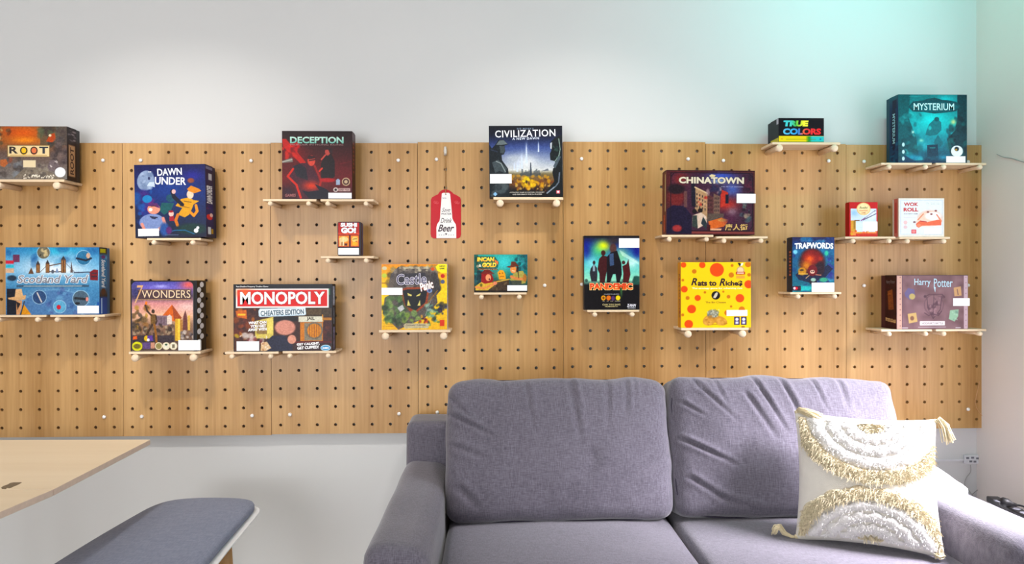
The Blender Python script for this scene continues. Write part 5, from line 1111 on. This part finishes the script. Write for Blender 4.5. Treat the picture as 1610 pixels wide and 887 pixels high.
def band(cz, down, r0, r1, mat, seed, cx=0.0, name='tufted_arc', thick=.014, strands=900, slen=.016, wob=.006):
    """one arc of tufting: raised fuzzy ribbon plus short yarn ends"""
    rnd = np.random.RandomState(seed)
    nt_, nr_ = 260, 20; th = np.linspace(0, math.pi, nt_+1); V, Fc = [], []; ok = []
    for i, t in enumerate(th):
        for j in range(nr_+1):
            s_ = j/nr_; rr = r0+(r1-r0)*s_ + wob*math.sin(t*17+seed)*s_*(1 if s_ > .5 else 0)
            x = cx+rr*math.cos(t)*1.0; z = cz + (-1 if down else 1)*rr*math.sin(t)*.80
            inside = abs(x) < PW/2*.97 and 0.012 < z < PH-.012
            xx = min(max(x, -PW/2*.97), PW/2*.97); zz = min(max(z, .012), PH-.012)
            h = thick*math.sin(math.pi*min(max(s_, 0.0), 1))**.5*((.75+.5*rnd.rand()) if mat == 'tuftb' else (.93+.14*rnd.rand()))
            X, Z = pil_xy(xx, zz); V.append((X, -float(pil_y(xx, zz))-h+.001, Z)); ok.append(inside)
    for i in range(nt_):
        for j in range(nr_):
            a = i*(nr_+1)+j; q = (a, a+1, a+nr_+2, a+nr_+1)
            if all(ok[k] for k in q): Fc.append(q)
    m = MB(); m.v = V; m.f = Fc
    for _ in range(strands):
        t = rnd.uniform(0, math.pi); s_ = rnd.uniform(.02, .98); rr = r0+(r1-r0)*s_
        x = cx+rr*math.cos(t); z = cz+(-1 if down else 1)*rr*math.sin(t)*.80
        if abs(x) > PW/2*.95 or z < .015 or z > PH-.015: continue
        X, Z = pil_xy(x, z); y = -float(pil_y(x, z))-thick*.7
        L = slen*rnd.uniform(.5, 1.1); a = rnd.uniform(0, 6.28); dx, dz = .55*L*math.cos(a), .55*L*math.sin(a)-.35*L
        w_ = .0011; p0 = (X, y, Z); 
        b_ = len(m.v); px_, pz_ = -math.sin(a)*w_, math.cos(a)*w_
        for k, (f, q) in enumerate(((0, 1.), (.5, 1.), (1, .5))):
            yy = y-L*.75*f*(1.25-.6*f)
            m.v += [(X+dx*f-px_*q, yy, Z+dz*f*f-pz_*q), (X+dx*f+px_*q, yy-.0005, Z+dz*f*f+pz_*q)]
        m.f += [(b_, b_+1, b_+3, b_+2), (b_+2, b_+3, b_+5, b_+4)]
    o = m.build(name, MAT[mat], pil, True); return o
zt = PH-.022
for k, (r0, r1, mt, ns) in enumerate(((0, .036, 'tuftb', 200), (.041, .084, 'tuftw', 300), (.089, .132, 'tuftw', 400), (.137, .184, 'tuftw', 500), (.187, .242, 'tuftb', 2600))):
    band(zt, True, r0, r1, mt, k+1, .016, strands=ns, slen=.020 if mt == 'tuftb' else .011)
zb_ = -.010
for k, (r0, r1, mt, ns) in enumerate(((0, .046, 'tuftb', 260), (.052, .094, 'tuftw', 300), (.099, .138, 'tuftw', 350), (.143, .182, 'tuftw', 450), (.185, .236, 'tuftb', 2400))):
    band(zb_, False, r0, r1, mt, k+6, .006, strands=ns, slen=.020 if mt == 'tuftb' else .010)
def tassel(x, z, path, seed, spread=.010, n=46, lab=None):
    rnd = np.random.RandomState(seed); m = MB()
    P0 = np.array(path, float)
    for k in range(n):
        off = rnd.normal(0, 1, 3)*spread*.5
        pts = [P0[i]+off*(.25+.75*i/(len(P0)-1))*(1 if i else .3)+rnd.normal(0, .0012, 3) for i in range(len(P0))]
        m.tube(pts, [.0014]*len(pts), 5)
    m.tube([P0[0], P0[0]*.55+P0[1]*.45], [.008, .007], 10)
    return m.build('tassel', MAT['tassel'], pil, True)
hw = PW/2
tassel(-hw, PH, [(-hw+.004, 0, PH-.004), (-hw+.012, -.020, PH+.004), (-hw+.040, -.030, PH-.004), (-hw+.075, -.034, PH-.018)], 1, .014)
tassel(hw, PH, [(hw-.004, 0, PH-.006), (hw+.010, -.006, PH+.004), (hw+.024, -.008, PH-.018), (hw+.032, -.008, PH-.058)], 2, .013)
tassel(-hw, 0, [(-hw+.004, 0, .006), (-hw-.014, -.004, .004), (-hw-.034, -.008, .012), (-hw-.048, -.012, .030), (-hw-.060, -.014, .026), (-hw-.066, -.014, .012)], 3, .009)
tassel(hw, 0, [(hw-.004, 0, .006), (hw-.004, -.010, .004), (hw-.012, -.020, .004), (hw-.022, -.030, .004)], 4, .010)

# ------------------------------------------------------------------ tables and bench at the left
TZ = .715
def tabletop(name, pts, lab, mark=False):
    P_ = [np.array(p) for p in pts]; org_ = np.array([sum(p[0] for p in P_)/4, sum(p[1] for p in P_)/4, 0])
    e = empty('wooden_table', tuple(org_)); tag(e, lab, 'table', None)
    m = MB(); n = 4; th = .018
    m.add([(p[0]-org_[0], p[1]-org_[1], TZ) for p in P_]+[(p[0]-org_[0], p[1]-org_[1], TZ-th) for p in P_], [(0, 1, 2, 3), (7, 6, 5, 4)])
    m.f += [(k, 4+k, 4+(k+1) % 4, (k+1) % 4) for k in range(4)]
    o = mesh_obj('tabletop', m.v, m.f, None, e, mats=[MAT['birch'], MAT['birch_edge']], midx=[0, 1, 1, 1, 1, 1])
    bm = bmesh.new(); bm.from_mesh(o.data); bmesh.ops.recalc_face_normals(bm, faces=bm.faces); bm.to_mesh(o.data); bm.free()
    mo = o.modifiers.new('bevel', 'BEVEL'); mo.width = .0012; mo.segments = 2
    cx, cy = org_[0], org_[1]
    for fl, fw_ in ((.52, .14), (.52, .86), (.92, .14), (.92, .86)):
        q = (P_[0]+(P_[1]-P_[0])*fw_+(P_[3]-P_[0])*fl)[:2]-np.array([cx, cy])
        MB().box(q[0]-.02, q[0]+.02, q[1]-.02, q[1]+.02, 0, TZ-th).build('leg', MAT['birch_edge'], e, bevel=.002)
    return e, org_
cA = onz(236.5, 691.3, TZ); cB = onz(84, 769.5, TZ); dirn = (cB-cA)/np.linalg.norm(cB-cA)
far_edge = onz(0, 691.8, TZ)-cA; far_edge = far_edge/np.linalg.norm(far_edge)
Lw = .70; L1 = np.linalg.norm(cB-cA)
e1, _ = tabletop('a', [cA, cB-dirn*.0008, cB-dirn*.0008+far_edge*1.25, cA+far_edge*1.25], 'birch table by the wall, farther of two tables pushed together')
c0 = cB+dirn*.0008; cC = onz(0, 805, TZ)
d2 = (cC-c0)/np.linalg.norm(cC-c0)
e2, o2 = tabletop('b', [c0, c0+d2*.75, c0+d2*.75+far_edge*1.25, c0+far_edge*1.25], 'birch table nearer the camera with a small dark mark on top')
# dark mark burnt into the nearer top
mk = MB(); rel = lambda u, v: onz(u, v, TZ)-o2
outl = [(2, 767), (6, 764.6), (12, 762.6), (16, 760.2), (21, 759.2), (34, 759.0), (29, 762), (22, 765), (15, 768), (11, 767.4), (9, 769.2), (3, 769)]
P_ = [rel(*p) for p in outl]
nm = len(P_); mk.add([(p[0], p[1], TZ+.0012) for p in P_]+[(p[0], p[1], TZ-.0005) for p in P_], [tuple(range(nm))]+[(k, (k+1) % nm, nm+(k+1) % nm, nm+k) for k in range(nm)])
q = mk.build('engraved_mark', plain('burnt_mark', (118, 100, 76), .6, .3, 0, .2, 200), e2); q['label'] = 'small dark brown mark'
bm = bmesh.new(); bm.from_mesh(q.data); bmesh.ops.recalc_face_normals(bm, faces=bm.faces); bm.to_mesh(q.data); bm.free()

# bench
BZ = .46
up_ = [(402, 789), (398, 785.5), (388, 783), (370, 781.5), (340, 781), (305, 781.5), (275, 784), (252, 789), (232, 797), (200, 815), (160, 838), (120, 862), (80, 887)]
bp = [onz(u, v, BZ) for u, v in up_]
rt = [onz(u, v, BZ) for u, v in ((400, 793), (376, 820), (346, 854), (318, 887))]
# extend towards the camera and close with a rounded near end
dl = bp[-1]-bp[-2]; dl /= np.linalg.norm(dl); dr = rt[-1]-rt[-2]; dr /= np.linalg.norm(dr)
le = bp[-1]+dl*.30; re_ = rt[-1]+dr*.30; mid = (le+re_)/2; wv = (re_-le)/2; fw = (dl+dr)/2; fw /= np.linalg.norm(fw)
near = [mid-wv*math.cos(math.radians(a))+fw*.20*math.sin(math.radians(a)) for a in range(0, 181, 15)]
outline_ = bp+near+rt[::-1]
cen = sum(outline_)/len(outline_)
bench = empty('upholstered_bench', (cen[0], cen[1], 0)); tag(bench, 'grey blue upholstered bench seat with white shell and wooden legs', 'bench')
def resamp(pts, n):
    pts = np.array([p[:2] for p in pts]+[pts[0][:2]]); d = np.r_[0, np.cumsum(np.linalg.norm(np.diff(pts, axis=0), axis=1))]
    t = np.linspace(0, d[-1], n, endpoint=False); return np.stack([np.interp(t, d, pts[:, 0]), np.interp(t, d, pts[:, 1])], 1)
ol = resamp(outline_, 120)
for _ in range(2): ol = (np.roll(ol, 1, 0)+2*ol+np.roll(ol, -1, 0))/4
def pad(ol_, rings, name, mat):
    V, Fc = [], []; n = len(ol_); c2 = cen[:2]
    nr = np.roll(ol_, -1, 0)-np.roll(ol_, 1, 0); nr = np.stack([nr[:, 1], -nr[:, 0]], 1); nr /= np.linalg.norm(nr, axis=1, keepdims=True)
    if np.sum(nr*(ol_-c2)) < 0: nr = -nr
    for inset, z in rings:
        q = ol_-nr*inset if inset < .08 else c2+(ol_-nr*.07-c2)*(1-(inset-.07))
        V += [(a-c2[0], b-c2[1], z) for a, b in q]
    for k in range(len(rings)-1):
        for i in range(n): Fc.append((k*n+i, k*n+(i+1) % n, (k+1)*n+(i+1) % n, (k+1)*n+i))
    Fc.append(tuple(range(n))); Fc.append(tuple((len(rings)-1)*n+i for i in range(n)))
    o = mesh_obj(name, V, Fc, MAT[mat], bench, True)
    bm = bmesh.new(); bm.from_mesh(o.data); bmesh.ops.recalc_face_normals(bm, faces=bm.faces); bm.to_mesh(o.data); bm.free(); return o
pad(ol, [(.010, BZ-.030), (.0, BZ-.022), (.0, BZ-.010), (.004, BZ-.003), (.012, BZ), (.04, BZ+.004), (.07, BZ+.005)], 'seat_pad', 'bench')
ol2 = ol.copy(); ctr = cen[:2]; ol2 = ctr+(ol-ctr)*np.array([1.085, 1.012])
pad(ol2, [(.05, BZ-.050), (.01, BZ-.042), (-.004, BZ-.031), (.0, BZ-.0285), (.02, BZ-.0302)], 'seat_shell', 'white')
for (u, v, lx, ly) in ((356, 862, .012, .03), (232, 830, -.03, .03)):
    p = onz(u, v, BZ-.05); MB().tube([(p[0]-ctr[0]-.01, p[1]-ctr[1]-.01, BZ-.0475), (p[0]-ctr[0]+lx, p[1]-ctr[1]+ly, .0)], [.030, .016], 16).build('leg', MAT['leg'], bench, True)
for sgn in (-1, 1):
    p = mid+wv*sgn*.7; MB().tube([(p[0]-ctr[0], p[1]-ctr[1], BZ-.0475), (p[0]-ctr[0]+sgn*.03, p[1]-ctr[1]-.04, .0)], [.019, .012], 16).build('leg', MAT['leg'], bench, True)

# ------------------------------------------------------------------ wires, sockets and plug by the right corner
def cable(name, pts, r, mat, lab, n=6):
    c = pts[0]; o = MB().tube(pts, r, n).build(name, MAT[mat], None, True); tag(o, lab, 'cable'); return o
xr_ = hole('G', 7, 0)[0]+.0381
def smooth(pts, k=6):
    pts = [np.array(p, float) for p in pts]; out = []
    for i in range(len(pts)-1):
        p0, p1, p2, p3 = pts[max(i-1, 0)], pts[i], pts[i+1], pts[min(i+2, len(pts)-1)]
        for j in range(k):
            t = j/k; out.append(.5*((2*p1)+(-p0+p2)*t+(2*p0-5*p1+4*p2-p3)*t*t+(-p0+3*p1-3*p2+p3)*t**3))
    out.append(pts[-1]); return out
wp = [(1551.5, 252), (1555, 244), (1560, 239), (1563, 238)]
pts = [at(1552, y, -.004) + np.array([dx, 0, 0]) for y, dx in ((372, .002), (340, .006), (318, .010), (300, .014), (284, .010), (268, .002), (254, .000))]
pts += [at(1555, 245, -.004), at(1560, 240, -.004), at(1564, 238.5, -.0035)]
def onx(u, v, X):
    d = ray(u, v); k = (X-CAM[0])/d[0]; return CAM+k*d
pts += [onx(1568, 243, X1-.003), onx(1578, 247, X1-.003), onx(1592, 249.5, X1-.003), onx(1606, 254, X1-.003), onx(1625, 258, X1-.003)]
cable('thin_cable', smooth(pts), .0016, 'wire', 'thin grey wire running from the board edge across the right wall')
pts = [at(1552, y, -.004)+np.array([dx, 0, 0]) for y, dx in ((374, .004), (392, .006), (410, .000), (430, -.0005), (446, .006), (470, .010), (500, .008), (530, .010), (560, .004), (600, .002), (640, .003))]
cable('thin_cable', smooth(pts), .0014, 'wire', 'thin grey wire hanging down along the lower right board edge')
pts = [at(*q, BOARD_Y-.003) for q in ((1540, 600), (1536, 618), (1533.5, 634), (1538, 646), (1546, 656), (1549, 665), (1551, 676))]
cable('thin_cable', smooth(pts), .0012, 'wirew', 'thin copper wire looping over the lower right corner of the board')
# wall socket block with trunking
so = at(1527, 722, -.001)
e = empty('wall_socket', (so[0], 0, so[2])); tag(e, 'white double wall socket behind the pillow tassel', 'socket')
MB().box(-.035, .045, -.012, -.0002, -.018, .020).build('plate', MAT['sock'], e, bevel=.002)
for dx, dz in ((-.024, .008), (-.002, .009), (.020, .006), (-.010, -.007), (.008, -.008), (.034, -.009)):
    MB().box(dx-.006, dx+.006, -.0135, -.0115, dz-.004, dz+.004).build('slot', MAT['slot'], e)
t0, t1 = at(1455, 722, -.001), at(1516, 723, -.001)
o = MB().box(t0[0], so[0]-.0355, -.008, -.0003, t1[2]-.004, t1[2]+.004).build('cable_trunking', MAT['sock']); tag(o, 'slim white cable trunking leading to the wall socket', 'trunking')
pts = [at(*q, -.006) for q in ((1526, 731), (1526, 742), (1519, 752), (1517, 762), (1524, 772), (1532, 784), (1540, 800))]
cable('thin_cable', smooth(pts), .0016, 'wire', 'grey wire dropping from the wall socket behind the sofa')
pts = [at(*q, -.006) for q in ((1528, 778), (1538, 770), (1550, 765), (1561, 763))]
cable('thin_cable', smooth(pts), .0016, 'wire', 'short grey wire rising from behind the sofa arm')
# black power strip and plug on a small white crate between the sofa arm and the wall
lz = .41
p0 = onz(1562, 790, lz); p1 = onz(1612, 817, lz); d = p1-p0; L = np.linalg.norm(d)
e = empty('power_strip', tuple(p0)); tag(e, 'black power strip lying beside the right sofa arm', 'power strip')
e.rotation_euler = (0, 0, math.atan2(d[1], d[0]))
MB().box(-.01, L+.10, -.022, .022, 0, .022).build('strip_body', MAT['black'], e, bevel=.004)
for k in range(3): MB().tube([(.14+k*.045, 0, .022), (.14+k*.045, 0, .0228)], .014, 18).build('outlet', MAT['slot'], e)
q0 = onz(1581, 798, lz+.0225)
pe = empty('power_plug', tuple(q0)); tag(pe, 'black plug with two pins on the black power strip', 'plug')
pe.rotation_euler = (0, 0, -.35)
MB().tube([(-.018, 0, .020), (-.008, 0, .019), (.006, 0, .017), (.020, 0, .014), (.034, 0, .012)], [.012, .018, .0165, .009, .006], 14).build('plug_body', MAT['black'], pe, True)
for sy in (-.006, .006): MB().tube([(-.036, sy, .022), (-.016, sy, .020)], .0022, 8).build('pin', MAT['slot'], pe, True)
MB().tube(smooth([(.030, 0, .012), (.044, -.004, .013), (.056, -.014, .011), (.066, -.034, .005), (.07, -.07, .004)]), .0035, 8).build('cord', MAT['black'], pe, True)
cx_, cy_ = (p0[0]+p1[0])/2+.0, (p0[1]+p1[1])/2
st = empty('storage_crate', (cx_, cy_-.10, 0)); tag(st, 'small white crate between the sofa arm and the wall, mostly hidden', 'crate')
MB().box(-.07, .05, -.22, .19, 0, lz-.0115).build('crate_body', MAT['white'], st, bevel=.003)
MB().box(-.073, .053, -.223, .193, lz-.011, lz-.0005).build('crate_lid', MAT['white'], st, bevel=.002)
